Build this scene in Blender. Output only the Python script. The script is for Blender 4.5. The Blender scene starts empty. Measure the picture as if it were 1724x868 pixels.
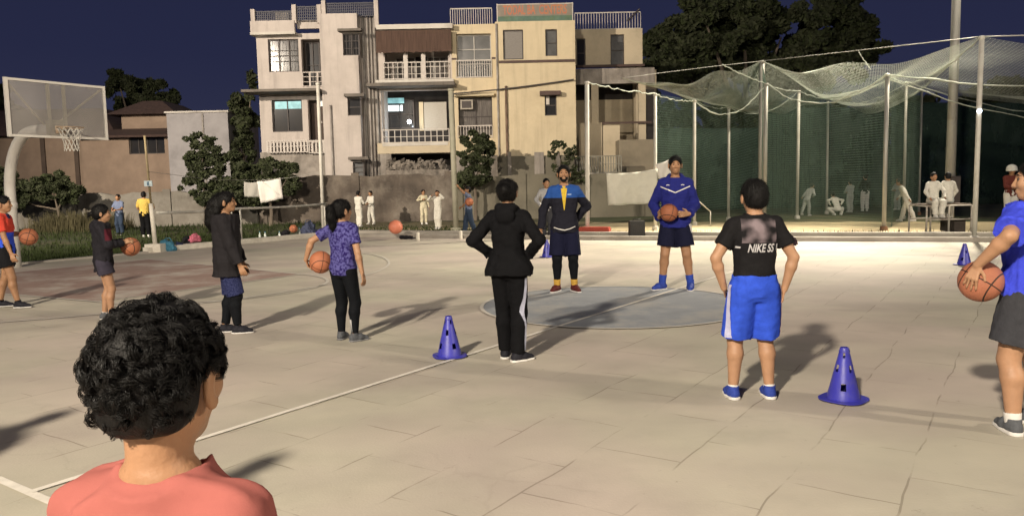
import bpy, math, random
import numpy as np
from mathutils import Matrix, Vector
from mathutils.bvhtree import BVHTree
R = math.radians
random.seed(5); np.random.seed(5)
S = bpy.context.scene
COL = S.collection
# ------------------------------------------------------------------ camera
FPX, PITCH, ROLL, CH = 1300., R(5.36), R(1.2), 1.5
cd = bpy.data.cameras.new('camera'); cam = bpy.data.objects.new('camera', cd); COL.objects.link(cam)
cd.sensor_width = 36; cd.lens = 36*FPX/1724; cd.clip_end = 600; cd.clip_start = .05
cam.matrix_world = Matrix.Translation((0,0,CH)) @ Matrix.Rotation(R(90)-PITCH,4,'X') @ Matrix.Rotation(-ROLL,4,'Z')
S.camera = cam
# ------------------------------------------------------------------ sky (deep blue dusk)
w = bpy.data.worlds.new("World"); S.world = w; w.use_nodes = True
nt = w.node_tree; bg = nt.nodes['Background']
tc = nt.nodes.new('ShaderNodeTexCoord'); sx = nt.nodes.new('ShaderNodeSeparateXYZ'); cr = nt.nodes.new('ShaderNodeValToRGB')
nt.links.new(tc.outputs['Generated'], sx.inputs[0]); nt.links.new(sx.outputs['Z'], cr.inputs[0]); nt.links.new(cr.outputs[0], bg.inputs[0])
e = cr.color_ramp.elements
e[0].position = 0.0; e[0].color = (.030,.033,.068,1)
e[1].position = .5; e[1].color = (.012,.015,.044,1)
m_ = cr.color_ramp.elements.new(.16); m_.color = (.019,.022,.056,1)
bg.inputs[1].default_value = 1.0
# ------------------------------------------------------------------ floodlights (real lamps, each at the head of a mast)
def spot(name, loc, aim, power, color, angle, blend=.5, size=.25):
    l = bpy.data.lights.new(name,'SPOT'); l.energy = power; l.color = color; l.spot_size = R(angle); l.spot_blend = blend; l.shadow_soft_size = size
    o = bpy.data.objects.new(name,l); COL.objects.link(o); o.location = loc
    o.rotation_euler = (Vector(aim)-Vector(loc)).to_track_quat('-Z','Y').to_euler(); return o
WARM = (1.0,.88,.71)
FL_A = (-6.6,-9.3,9.6); FL_B = (-24,2,13.5); FL_C = (15.13,26.2,12.6); FL_D=(22,-6,12)
spot('floodlight_beam', FL_A, (1,13,0), 25500, WARM, 100, .7, .42)
spot('floodlight_beam', FL_B, (-11,38,7.2), 76000, (1.0,.86,.69), 62, .8, .2)
spot('floodlight_beam', FL_C, (5.5,20,0), 78000, (1.0,.89,.71), 54, 1.0, .4)
spot('floodlight_beam', FL_C, (9,27.5,0), 12000, (1.0,.90,.70), 75, .9, .3)
spot('floodlight_beam', FL_D, (3,10,0), 13500, (1.0,.88,.70), 110, .8, .6)
vs = S.view_settings; vs.view_transform = 'Standard'; vs.look = 'None'; vs.exposure = 0; vs.gamma = 1; vs.use_curve_mapping = False
S.render.engine = 'CYCLES'

# ------------------------------------------------------------------ helpers
def ray(px, py):
    u=(px-862)/FPX; v=(434-py)/FPX
    c,s=math.cos(ROLL),math.sin(ROLL); u2=u*c+v*s; v2=-u*s+v*c
    cp,sp=math.cos(PITCH),math.sin(PITCH)
    return Vector((u2, cp+v2*sp, -sp+v2*cp))
def at(px,py,Y):
    d=ray(px,py); t=Y/d[1]; return Vector((d[0]*t,Y,CH+d[2]*t))
def gr(px,py,z=0):
    d=ray(px,py); t=(z-CH)/d[2]; return Vector((d[0]*t,d[1]*t,z))
def rect(px0,py0,px1,py1,Y):
    a=at(px0,(py0+py1)/2,Y).x; b=at(px1,(py0+py1)/2,Y).x; pm=(px0+px1)/2
    return a,b,at(pm,py1,Y).z,at(pm,py0,Y).z          # x0,x1,z0,z1
def tag(o,label=None,cat=None,group=None,kind=None):
    for k,v in (('label',label),('category',cat),('group',group),('kind',kind)):
        if v: o[k]=v
    return o
def empty(name,loc,rz=0,label=None,cat=None,group=None,kind=None):
    o=bpy.data.objects.new(name,None); COL.objects.link(o); o.location=loc; o.rotation_euler=(0,0,rz); o.empty_display_size=.1
    return tag(o,label,cat,group,kind)
def root_of(o):
    while o.parent: o=o.parent
    return o
def copy_tree(o,parent=None):
    c=o.copy(); COL.objects.link(c); c.parent=parent
    for ch in list(o.children): copy_tree(ch,c)
    return c
class MB:
    def __init__(s): s.v=[]; s.f=[]; s.m=[]
    def add(s,vs,fs,mi=0):
        n=len(s.v); s.v+= [tuple(p) for p in vs]; s.f+=[tuple(i+n for i in f) for f in fs]; s.m+=[mi]*len(fs); return s
    def box(s,x0,x1,y0,y1,z0,z1,mi=0):
        if x1<x0: x0,x1=x1,x0
        if y1<y0: y0,y1=y1,y0
        if z1<z0: z0,z1=z1,z0
        return s.add([(x0,y0,z0),(x1,y0,z0),(x1,y1,z0),(x0,y1,z0),(x0,y0,z1),(x1,y0,z1),(x1,y1,z1),(x0,y1,z1)],
              [(0,3,2,1),(4,5,6,7),(0,1,5,4),(1,2,6,5),(2,3,7,6),(3,0,4,7)],mi)
    def obox(s,c,ax,ay,az,hx,hy,hz,mi=0):
        c=Vector(c); ax,ay,az=[Vector(a).normalized() for a in (ax,ay,az)]
        vs=[c+ax*(i*hx)+ay*(j*hy)+az*(k*hz) for k in (-1,1) for i,j in ((-1,-1),(1,-1),(1,1),(-1,1))]
        return s.add(vs,[(0,3,2,1),(4,5,6,7),(0,1,5,4),(1,2,6,5),(2,3,7,6),(3,0,4,7)],mi)
    def tube(s,pts,r,n=8,mi=0,caps=True):
        pts=[Vector(p) for p in pts]; rs=r if isinstance(r,(list,tuple)) else [r]*len(pts)
        ref=None; rings=[]
        for i,p in enumerate(pts):
            d=(pts[min(i+1,len(pts)-1)]-pts[max(i-1,0)]).normalized()
            if ref is None:
                ref=Vector((0,0,1)) if abs(d.z)<.9 else Vector((1,0,0))
            a=(ref-d*ref.dot(d)).normalized(); ref=a; b=d.cross(a)
            rings.append([p+(a*math.cos(2*math.pi*k/n)+b*math.sin(2*math.pi*k/n))*rs[i] for k in range(n)])
        vs=[q for rg in rings for q in rg]; fs=[]
        for i in range(len(pts)-1):
            for k in range(n):
                k2=(k+1)%n; fs.append((i*n+k,i*n+k2,(i+1)*n+k2,(i+1)*n+k))
        if caps: fs.append(tuple(reversed(range(n)))); fs.append(tuple(range((len(pts)-1)*n,len(pts)*n)))
        return s.add(vs,fs,mi)
    def lathe(s,prof,n=24,c=(0,0,0),mi=0,skip=()):
        vs=[(c[0]+r*math.cos(2*math.pi*k/n),c[1]+r*math.sin(2*math.pi*k/n),c[2]+z) for r,z in prof for k in range(n)]; fs=[]
        for i in range(len(prof)-1):
            for k in range(n):
                if (i,k) in skip: continue
                k2=(k+1)%n; fs.append((i*n+k,i*n+k2,(i+1)*n+k2,(i+1)*n+k))
        return s.add(vs,fs,mi)
    def build(s,name,mats,parent=None,smooth=False,loc=None,world=True):
        me=bpy.data.meshes.new(name); off=Vector((0,0,0))
        if parent is not None and world: off=root_of(parent).location
        if loc is not None: off=Vector(loc)
        me.from_pydata([tuple(Vector(p)-off) for p in s.v],[],s.f)
        if not isinstance(mats,(list,tuple)): mats=[mats]
        for m in mats: me.materials.append(m)
        if len(mats)>1: me.polygons.foreach_set('material_index',s.m)
        if smooth: me.polygons.foreach_set('use_smooth',[True]*len(s.f))
        o=bpy.data.objects.new(name,me); COL.objects.link(o)
        if parent is not None: o.parent=parent
        elif loc is not None: o.location=loc
        me.update(); return o
# ------------------------------------------------------------------ materials
def srgb(r,g,b):
    f=lambda c:(c/255/12.92) if c/255<=.04045 else ((c/255+.055)/1.055)**2.4
    return (f(r),f(g),f(b))
def N(nt,t,**k):
    n=nt.nodes.new(t)
    for a,b in k.items(): setattr(n,a,b)
    return n
MATS={}
def mat(name,col,rough=.7,var=.15,scale=3.,bump=0.,bscale=40.,metal=0.,spec=.5,col2=None,stain=0.,stain_col=None,stain_scale=.6,emit=0,alpha=None,stretch=(1,1,1),sheen=0,streak=0):
    if name in MATS: return MATS[name]
    m=bpy.data.materials.new(name); m.use_nodes=True; t=m.node_tree; b=t.nodes['Principled BSDF']; L=t.links.new
    b.inputs['Roughness'].default_value=rough; b.inputs['Metallic'].default_value=metal; b.inputs['Specular IOR Level'].default_value=spec
    if sheen: b.inputs['Sheen Weight'].default_value=sheen
    tcn=N(t,'ShaderNodeTexCoord'); mp=N(t,'ShaderNodeMapping'); L(tcn.outputs['Object'],mp.inputs[0]); mp.inputs['Scale'].default_value=stretch
    no=N(t,'ShaderNodeTexNoise'); no.inputs['Scale'].default_value=scale; no.inputs['Detail'].default_value=6; no.inputs['Roughness'].default_value=.6; L(mp.outputs[0],no.inputs[0])
    c2=col2 or tuple(c*(1-var) for c in col); c1=col if col2 else tuple(min(1,c*(1+var)) for c in col)
    rp=N(t,'ShaderNodeValToRGB'); rp.color_ramp.elements[0].position=.32; rp.color_ramp.elements[1].position=.68
    rp.color_ramp.elements[0].color=(*c2,1); rp.color_ramp.elements[1].color=(*c1,1); L(no.outputs[0],rp.inputs[0]); out=rp.outputs[0]
    if stain:
        n2=N(t,'ShaderNodeTexNoise'); n2.inputs['Scale'].default_value=stain_scale; n2.inputs['Detail'].default_value=8; n2.inputs['Roughness'].default_value=.7; L(mp.outputs[0],n2.inputs[0])
        r2=N(t,'ShaderNodeValToRGB'); r2.color_ramp.elements[0].position=.48; r2.color_ramp.elements[1].position=.66; L(n2.outputs[0],r2.inputs[0])
        mu=N(t,'ShaderNodeMath',operation='MULTIPLY'); mu.inputs[1].default_value=stain; L(r2.outputs[0],mu.inputs[0])
        mx=N(t,'ShaderNodeMix',data_type='RGBA'); L(mu.outputs[0],mx.inputs[0]); L(out,mx.inputs[6]); mx.inputs[7].default_value=(*(stain_col or tuple(c*.4 for c in col)),1); out=mx.outputs[2]
    if streak:
        mp3=N(t,'ShaderNodeMapping'); L(tcn.outputs['Object'],mp3.inputs[0]); mp3.inputs['Scale'].default_value=(2.2,2.2,.16)
        n4=N(t,'ShaderNodeTexNoise'); n4.inputs['Scale'].default_value=1.3; n4.inputs['Detail'].default_value=7; n4.inputs['Roughness'].default_value=.65; L(mp3.outputs[0],n4.inputs[0])
        r4=N(t,'ShaderNodeValToRGB'); r4.color_ramp.elements[0].position=.50; r4.color_ramp.elements[1].position=.72; L(n4.outputs[0],r4.inputs[0])
        mu=N(t,'ShaderNodeMath',operation='MULTIPLY'); mu.inputs[1].default_value=streak; L(r4.outputs[0],mu.inputs[0])
        mx=N(t,'ShaderNodeMix',data_type='RGBA'); L(mu.outputs[0],mx.inputs[0]); L(out,mx.inputs[6]); mx.inputs[7].default_value=(*tuple(c*.38 for c in col),1); out=mx.outputs[2]
    L(out,b.inputs['Base Color'])
    if emit: L(out,b.inputs['Emission Color']); b.inputs['Emission Strength'].default_value=emit
    if bump:
        n3=N(t,'ShaderNodeTexNoise'); n3.inputs['Scale'].default_value=bscale; n3.inputs['Detail'].default_value=4; L(mp.outputs[0],n3.inputs[0])
        bp=N(t,'ShaderNodeBump'); bp.inputs['Strength'].default_value=bump; bp.inputs['Distance'].default_value=.02; L(n3.outputs[0],bp.inputs['Height']); L(bp.outputs[0],b.inputs['Normal'])
    if alpha is not None: b.inputs['Alpha'].default_value=alpha
    MATS[name]=m; m['out']=0; return m
def region_mat(name,base,regions,rough=.8,bump=.3,noise_regions=False):
    """cloth with dyed panels; regions: list of (dict axis->(lo,hi), colour, optional noise amount) in the garment's own coordinates"""
    m=mat(name,base,rough,.12,30,bump=bump,bscale=120,sheen=.0,spec=.12); t=m.node_tree; L=t.links.new; b=t.nodes['Principled BSDF']
    cur=b.inputs['Base Color'].links[0].from_socket
    tcn=N(t,'ShaderNodeTexCoord'); sp=N(t,'ShaderNodeSeparateXYZ'); L(tcn.outputs['Object'],sp.inputs[0])
    def cmp(sock,op,v):
        n=N(t,'ShaderNodeMath',operation=op); L(sock,n.inputs[0]); n.inputs[1].default_value=v; return n.outputs[0]
    for rg in regions:
        spec,col=rg[0],rg[1]; f=None
        for ax,(lo,hi) in spec.items():
            s=sp.outputs[ax[-1].upper()]
            if ax.startswith('a'): s_=N(t,'ShaderNodeMath',operation='ABSOLUTE'); L(s,s_.inputs[0]); s=s_.outputs[0]
            for op,v in (('GREATER_THAN',lo),('LESS_THAN',hi)):
                if v is None: continue
                c=cmp(s,op,v)
                if f is None: f=c
                else:
                    mu=N(t,'ShaderNodeMath',operation='MULTIPLY'); L(f,mu.inputs[0]); L(c,mu.inputs[1]); f=mu.outputs[0]
        if len(rg)>2:
            no=N(t,'ShaderNodeTexNoise'); no.inputs['Scale'].default_value=rg[2]; no.inputs['Detail'].default_value=1.5; L(tcn.outputs['Object'],no.inputs[0])
            rp=N(t,'ShaderNodeValToRGB'); rp.color_ramp.elements[0].position=.36; rp.color_ramp.elements[1].position=.60; L(no.outputs[0],rp.inputs[0])
            mu=N(t,'ShaderNodeMath',operation='MULTIPLY'); L(f,mu.inputs[0]); L(rp.outputs[0],mu.inputs[1]); f=mu.outputs[0]
        mx=N(t,'ShaderNodeMix',data_type='RGBA'); L(f,mx.inputs[0]); L(cur,mx.inputs[6]); mx.inputs[7].default_value=(*col,1); cur=mx.outputs[2]
    L(cur,b.inputs['Base Color']); return m
def worn_mat(name,col,under,amount=.5,scale=2.5,rough=.75):
    return mat(name,col,rough,.08,8,stain=amount,stain_col=under,stain_scale=scale,bump=.1,bscale=30)

# ================================================================== GROUND
COURT=(.455,.415,.360)
mc=mat('court_concrete',COURT,.72,.07,2.2,stain=.30,stain_col=(.33,.30,.26),stain_scale=.55,bump=.10,bscale=60,spec=.35)
t=mc.node_tree; b=t.nodes['Principled BSDF']; L=t.links.new
cur=b.inputs['Base Color'].links[0].from_socket
tcn=N(t,'ShaderNodeTexCoord'); mp=N(t,'ShaderNodeMapping'); mp.inputs['Rotation'].default_value=(0,0,R(-56)); L(tcn.outputs['Object'],mp.inputs[0])
dn=N(t,'ShaderNodeTexNoise'); dn.inputs['Scale'].default_value=1.3; dn.inputs['Detail'].default_value=3; L(tcn.outputs['Object'],dn.inputs[0])
vm=N(t,'ShaderNodeVectorMath',operation='SCALE'); L(dn.outputs[1],vm.inputs[0]); vm.inputs['Scale'].default_value=.11
va=N(t,'ShaderNodeVectorMath',operation='ADD'); L(mp.outputs[0],va.inputs[0]); L(vm.outputs[0],va.inputs[1])
bk=N(t,'ShaderNodeTexBrick'); L(va.outputs[0],bk.inputs[0]); bk.inputs['Scale'].default_value=1; bk.inputs['Brick Width'].default_value=.78; bk.inputs['Row Height'].default_value=.52; bk.inputs['Mortar Size'].default_value=.0062; bk.inputs['Mortar Smooth'].default_value=.4
bk.inputs['Color1'].default_value=(.93,.93,.93,1); bk.inputs['Color2'].default_value=(1.06,1.06,1.05,1); bk.inputs['Mortar'].default_value=(.56,.54,.52,1)
nn=N(t,'ShaderNodeTexNoise'); nn.inputs['Scale'].default_value=2.1; nn.inputs['Detail'].default_value=4; L(tcn.outputs['Object'],nn.inputs[0])
rp=N(t,'ShaderNodeValToRGB'); rp.color_ramp.elements[0].position=.44; rp.color_ramp.elements[1].position=.56; L(nn.outputs[0],rp.inputs[0])
m1=N(t,'ShaderNodeMix',data_type='RGBA'); L(rp.outputs[0],m1.inputs[0]); m1.inputs[6].default_value=(1,1,1,1); L(bk.outputs[0],m1.inputs[7])
m2=N(t,'ShaderNodeMix',data_type='RGBA',blend_type='MULTIPLY'); m2.inputs[0].default_value=.85; L(cur,m2.inputs[6]); L(m1.outputs[2],m2.inputs[7]); cur=m2.outputs[2]
# long faint scuff bands and tyre-like marks
mp2=N(t,'ShaderNodeMapping'); mp2.inputs['Rotation'].default_value=(0,0,R(35)); mp2.inputs['Scale'].default_value=(.7,1.15,1); L(tcn.outputs['Object'],mp2.inputs[0])
n5=N(t,'ShaderNodeTexNoise'); n5.inputs['Scale'].default_value=.8; n5.inputs['Detail'].default_value=5; L(mp2.outputs[0],n5.inputs[0])
r5=N(t,'ShaderNodeValToRGB'); r5.color_ramp.elements[0].position=.36; r5.color_ramp.elements[0].color=(.83,.82,.83,1); r5.color_ramp.elements[1].position=.6; r5.color_ramp.elements[1].color=(1.04,1.04,1.03,1); L(n5.outputs[0],r5.inputs[0])
m3=N(t,'ShaderNodeMix',data_type='RGBA',blend_type='MULTIPLY'); m3.inputs[0].default_value=.8; L(cur,m3.inputs[6]); L(r5.outputs[0],m3.inputs[7])
# small dark pits
n6=N(t,'ShaderNodeTexNoise'); n6.inputs['Scale'].default_value=7; n6.inputs['Detail'].default_value=8; n6.inputs['Roughness'].default_value=.8; L(tcn.outputs['Object'],n6.inputs[0])
r6=N(t,'ShaderNodeValToRGB'); r6.color_ramp.elements[0].position=.27; r6.color_ramp.elements[0].color=(.55,.52,.5,1); r6.color_ramp.elements[1].position=.38; r6.color_ramp.elements[1].color=(1,1,1,1); L(n6.outputs[0],r6.inputs[0])
m4=N(t,'ShaderNodeMix',data_type='RGBA',blend_type='MULTIPLY'); m4.inputs[0].default_value=1; L(m3.outputs[2],m4.inputs[6]); L(r6.outputs[0],m4.inputs[7])
n7=N(t,'ShaderNodeTexNoise'); n7.inputs['Scale'].default_value=.42; n7.inputs['Detail'].default_value=4; L(tcn.outputs['Object'],n7.inputs[0])
r7=N(t,'ShaderNodeValToRGB'); r7.color_ramp.elements[0].position=.40; r7.color_ramp.elements[0].color=(.97,.99,.92,1); r7.color_ramp.elements[1].position=.60; r7.color_ramp.elements[1].color=(1.0,.95,.95,1); L(n7.outputs[0],r7.inputs[0])
m5=N(t,'ShaderNodeMix',data_type='RGBA',blend_type='MULTIPLY'); m5.inputs[0].default_value=1; L(m4.outputs[2],m5.inputs[6]); L(r7.outputs[0],m5.inputs[7])
v8=N(t,'ShaderNodeTexVoronoi',feature='DISTANCE_TO_EDGE'); v8.inputs['Scale'].default_value=.75
n8=N(t,'ShaderNodeTexNoise'); n8.inputs['Scale'].default_value=3.5; n8.inputs['Detail'].default_value=6; L(tcn.outputs['Object'],n8.inputs[0]); vs8=N(t,'ShaderNodeVectorMath',operation='SCALE'); L(n8.outputs[1],vs8.inputs[0]); vs8.inputs['Scale'].default_value=.35; va8=N(t,'ShaderNodeVectorMath',operation='ADD'); L(tcn.outputs['Object'],va8.inputs[0]); L(vs8.outputs[0],va8.inputs[1]); L(va8.outputs[0],v8.inputs['Vector'])
r8=N(t,'ShaderNodeValToRGB'); r8.color_ramp.elements[0].position=.0; r8.color_ramp.elements[0].color=(1,1,1,1); r8.color_ramp.elements[1].position=.014; r8.color_ramp.elements[1].color=(0,0,0,1); L(v8.outputs[0],r8.inputs[0])
n9=N(t,'ShaderNodeTexNoise'); n9.inputs['Scale'].default_value=.7; n9.inputs['Detail'].default_value=3; L(mp.outputs[0],n9.inputs[0]); r9=N(t,'ShaderNodeValToRGB'); r9.color_ramp.elements[0].position=.52; r9.color_ramp.elements[1].position=.60; L(n9.outputs[0],r9.inputs[0])
mu9=N(t,'ShaderNodeMath',operation='MULTIPLY'); L(r8.outputs[0],mu9.inputs[0]); L(r9.outputs[0],mu9.inputs[1]); mu10=N(t,'ShaderNodeMath',operation='MULTIPLY'); L(mu9.outputs[0],mu10.inputs[0]); mu10.inputs[1].default_value=.10
m6=N(t,'ShaderNodeMix',data_type='RGBA'); L(mu10.outputs[0],m6.inputs[0]); L(m5.outputs[2],m6.inputs[6]); m6.inputs[7].default_value=(.16,.14,.115,1)
L(m6.outputs[2],b.inputs['Base Color'])

GRASS=mat('field_turf',(.042,.050,.018),.95,.3,1.2,col2=(.030,.042,.014),stain=.8,stain_col=(.13,.10,.055),stain_scale=.22,bump=.8,bscale=25)
g=MB(); g.add([(-300,-60,-.03),(300,-60,-.03),(300,400,-.03),(-300,400,-.03)],[(0,1,2,3)])
tag(g.build('ground',GRASS),kind='structure')
# court slab with the outline of its kerbs
U=Vector((.565,.825,0)).normalized(); V=Vector((U.y,-U.x,0))     # U: across the court (midline), V: along it
kA=Vector((-11.11,16.68,0)); kC=Vector((-6.11,24.69,0)); kM=Vector((2.2,20.75,0)); kR=Vector((11.39,17.3,0)); kR2=kR+(kR-kM).normalized()*22
kA2=kA-(kC-kA).normalized()*26
outline=[kA2,kC,kM,kR,kR2,Vector((34,-20,0)),Vector((-24,-20,0))]
cb=MB(); n=len(outline)
cb.add([(p.x,p.y,0) for p in outline]+[(p.x,p.y,-.12) for p in outline],[tuple(reversed(range(n)))]+[(i,(i+1)%n,(i+1)%n+n,i+n) for i in range(n)])
court=tag(cb.build('court',mc),kind='structure')
def ribbon(p0,p1,wd,z0,z1,mb=None):
    p0=Vector(p0); p1=Vector(p1); d=(p1-p0).normalized(); nrm=Vector((-d.y,d.x,0)); mb=mb or MB()
    mb.obox(((p0+p1)/2)+Vector((0,0,(z0+z1)/2)),d,nrm,(0,0,1),(p1-p0).length/2,wd/2,(z1-z0)/2); return mb
def sheet_ribbon(mb,pts,wd,z):
    pts=[Vector(p) for p in pts]; vs=[]
    for i,p in enumerate(pts):
        d=(pts[min(i+1,len(pts)-1)]-pts[max(i-1,0)]).normalized(); nn_=Vector((-d.y,d.x,0))*wd/2
        vs+=[(p.x+nn_.x,p.y+nn_.y,z),(p.x-nn_.x,p.y-nn_.y,z)]
    mb.add(vs,[(2*i+1,2*i+3,2*i+2,2*i) for i in range(len(pts)-1)])
WL=worn_mat('line_paint',(.66,.62,.55),COURT,.55,3.5)
WL2=worn_mat('faded_line_paint',(.50,.47,.42),COURT,.85,3.0)
CC=Vector((1.27,9.52,0)); CR=1.66
P0=Vector((-2.47,3.79,0))
mid=MB(); Um=(Vector((2.19,10.58,0))-P0).normalized()
sheet_ribbon(mid,[P0+Um*k*.5 for k in range(0,31)],.045,.008); tag(mid.build('midcourt_line',WL),kind='structure')
sd=MB(); sheet_ribbon(sd,[P0-V*14+V*k for k in range(0,29)],.05,.0065); tag(sd.build('near_sideline',WL),kind='structure')
s2=MB(); FS=P0+U*15; sheet_ribbon(s2,[FS-V*11+V*k for k in range(0,26)],.05,.005); tag(s2.build('far_sideline',WL2),kind='structure')
ci=MB(); ci.add([(CC.x+CR*math.cos(a),CC.y+CR*math.sin(a),.004) for a in [2*math.pi*k/72 for k in range(72)]],[tuple(range(72))])
tag(ci.build('centre_circle',mat('blue_grey_paint',(.235,.25,.27),.75,.12,3,stain=.55,stain_col=(.36,.33,.28),stain_scale=1.5,bump=.15,bscale=30)),kind='structure')
cl=MB(); sheet_ribbon(cl,[CC+Vector((CR*math.cos(a),CR*math.sin(a),0)) for a in [2*math.pi*k/96 for k in range(97)]],.045,.0118)
tag(cl.build('centre_circle_line',WL2),kind='structure')
# key and arcs of the left end
HP=Vector((-8.25,14.55,0)); BL=HP-V*1.6
def end_pt(a,c): return BL+V*a+U*c
ke=MB(); ke.add([tuple(end_pt(0,-2.4)+Vector((0,0,.004))),tuple(end_pt(5.8,-1.8)+Vector((0,0,.004))),tuple(end_pt(5.8,1.8)+Vector((0,0,.004))),tuple(end_pt(0,2.4)+Vector((0,0,.004)))],[(3,2,1,0)])
tag(ke.build('key_paint',mat('worn_red_paint',(.27,.185,.155),.8,.12,2,stain=.9,stain_col=COURT,stain_scale=.9)),kind='structure')
k2=MB(); F0=end_pt(5.8,0)
sheet_ribbon(k2,[F0+V*1.8*math.cos(a)+U*1.8*math.sin(a) for a in [-math.pi/2+math.pi*k/40 for k in range(41)]],.05,.0085)
sheet_ribbon(k2,[HP+V*5.85*math.cos(a)+U*5.85*math.sin(a) for a in [-math.pi/2+math.pi*k/60 for k in range(61)]],.05,.0085)
sheet_ribbon(k2,[end_pt(5.8,-1.8),end_pt(5.8,1.8)],.05,.0085); sheet_ribbon(k2,[end_pt(0,-2.4),end_pt(5.8,-1.8)],.05,.0095); sheet_ribbon(k2,[end_pt(0,2.4),end_pt(5.8,1.8)],.05,.0095)
sheet_ribbon(k2,[end_pt(0,-7.5),end_pt(0,6.6)],.05,.012)
tag(k2.build('key_and_arc_lines',WL2),kind='structure')
# kerbs
KW=mat('kerb_whitewash',(.62,.58,.50),.85,.12,4,stain=.6,stain_col=(.28,.25,.20),stain_scale=1.2,bump=.3,bscale=25)
KG=mat('kerb_concrete',(.34,.31,.27),.9,.15,4,stain=.7,stain_col=(.17,.15,.12),stain_scale=1.0,bump=.3,bscale=25)
kw=Vector((-9.25,19.47,0))
tag(ribbon(kw,kC+(kC-kA).normalized()*.1,.26,.0,.13).build('white_kerb',KW),kind='structure')
tag(ribbon(kA2,kw,.22,-.02,.035).build('low_kerb',KG),kind='structure')
kb=MB(); ribbon(kC+Vector((.15,-.1,0)),kM,.22,0,.10,kb); ribbon(kM,kR2,.22,0,.101,kb); tag(kb.build('far_kerb',KG),kind='structure')
ka=MB(); o_=Vector((.3,.75,0)); ribbon(kC+o_,kM+o_,.3,-.03,.16,ka); ribbon(kM+o_,kR2+o_,.3,-.03,.161,ka); tag(ka.build('outer_step',KG),kind='structure')
# sandy run-up strip and worn path on the field
SA=mat('sand',(.50,.41,.25),.95,.12,1.5,stain=.35,stain_col=(.22,.18,.10),stain_scale=.6,bump=.3,bscale=20)
def strip(name,pts,m,z):
    mb=MB(); mb.add([(p.x,p.y,z) for p in pts],[tuple(range(len(pts)))]); return tag(mb.build(name,m),kind='structure')
def wavy(p0,p1,n,amp):
    return [p0.lerp(p1,k/n)+Vector((0,random.uniform(-amp,amp),0)) for k in range(n+1)]
strip('sandy_pitch_strip',wavy(gr(560,389),gr(985,389),14,.12)+wavy(gr(985,391),gr(1990,389),30,.1)+wavy(gr(1990,371),gr(1000,373),30,.25)+wavy(gr(980,380),gr(560,384),14,.12),SA,-.026)
strip('worn_dirt_path',wavy(gr(540,398),gr(985,399),12,.05)+wavy(gr(1000,372),gr(560,372),12,.6),mat('worn_dirt',(.17,.14,.075),.95,.25,.8,col2=(.095,.09,.040),bump=.5,bscale=15),-.028)
# grass blades
gm=mat('grass_blades',(.042,.055,.020),.9,.5,2,col2=(.022,.032,.012),spec=.1)
gb=MB()
def blades(n,fn,h):
    for _ in range(n):
        p=fn(); a=random.random()*6.28; hh=h*random.uniform(.5,1.4); wd=random.uniform(.008,.022)
        dx,dy=math.cos(a)*wd,math.sin(a)*wd; lx,ly=random.uniform(-.04,.04),random.uniform(-.04,.04)
        gb.add([(p.x-dx,p.y-dy,-.03),(p.x+dx,p.y+dy,-.03),(p.x+lx,p.y+ly,hh)],[(0,1,2)])
dK=(kC-kA).normalized(); nK=Vector((-dK.y,dK.x,0))
blades(15000,lambda:kA+dK*random.uniform(-6,9.5)+nK*(.15+abs(random.gauss(0,3.2))),.07)
dM=(kR2-kM).normalized(); nM=Vector((-dM.y,dM.x,0))
blades(9000,lambda:kM+o_+dM*random.uniform(-1,16)+nM*(.2+abs(random.gauss(0,1.0))),.07)
blades(7000,lambda:kC.lerp(kM,random.random())+o_+Vector((0,.2+abs(random.gauss(0,2.2)),0)),.06)
blades(6000,lambda:Vector((random.uniform(-22,-8),random.uniform(26,38),0)),.13)
tag(gb.build('grass',gm),'short dull green grass blades along the court edge and field','grass',kind='stuff')

# ================================================================== BUILDINGS
PL_W=mat('plaster_offwhite',(.48,.43,.395),.9,.08,1.2,streak=.45,stain=.30,stain_col=(.30,.26,.23),stain_scale=.45,bump=.3,bscale=12)
PL_G=mat('plaster_grey_stained',(.29,.26,.23),.92,.2,1.5,streak=.7,stain=.75,stain_col=(.12,.105,.09),stain_scale=.7,bump=.5,bscale=10)
PL_C=mat('plaster_cream',(.58,.49,.335),.88,.06,1.2,streak=.30,stain=.35,stain_col=(.42,.34,.22),stain_scale=.5,bump=.2,bscale=12)
PL_D=mat('plaster_dull_cream',(.54,.46,.33),.9,.1,1.2,stain=.5,stain_col=(.22,.19,.14),stain_scale=.6,bump=.3,bscale=12)
PL_B=mat('plaster_brown',(.27,.20,.15),.92,.15,1.2,stain=.6,stain_col=(.22,.16,.12),stain_scale=.5,bump=.3,bscale=12)
SLAB=mat('weathered_slab',(.16,.14,.12),.9,.25,3,streak=.5,stain=.6,stain_col=(.06,.055,.05),stain_scale=1.5)
SLABW=mat('white_slab',(.55,.52,.47),.85,.1,3,stain=.5,stain_col=(.25,.22,.19),stain_scale=1.5)
BAND=mat('brown_band',(.075,.045,.038),.7,.2,4)
WF=mat('dark_window_frame',(.045,.035,.032),.6,.2,5)
WFL=mat('pale_window_frame',(.42,.40,.37),.6,.1,5)
GLASS=mat('dark_glass',(.018,.020,.024),.12,.3,1.2,col2=(.035,.032,.030))
GLASSG=mat('greyish_glass',(.11,.11,.11),.25,.3,1.6,col2=(.06,.06,.06))
SHUT=mat('grey_shutter',(.20,.185,.17),.7,.12,9,stretch=(1,1,6))
CURT=mat('curtain_cloth',(.16,.145,.135),.9,.4,7,col2=(.07,.062,.058),stretch=(4,1,.3))
LIT=mat('cyan_lit_pane',(.22,.46,.50),.5,.25,2.5,col2=(.10,.25,.28),emit=.75)
LITW=mat('white_lit_pane',(.72,.82,.86),.5,.15,2.5,emit=1.3)
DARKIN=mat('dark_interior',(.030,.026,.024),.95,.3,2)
RAILW=mat('rail_offwhite',(.50,.46,.42),.7,.15,6)
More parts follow.
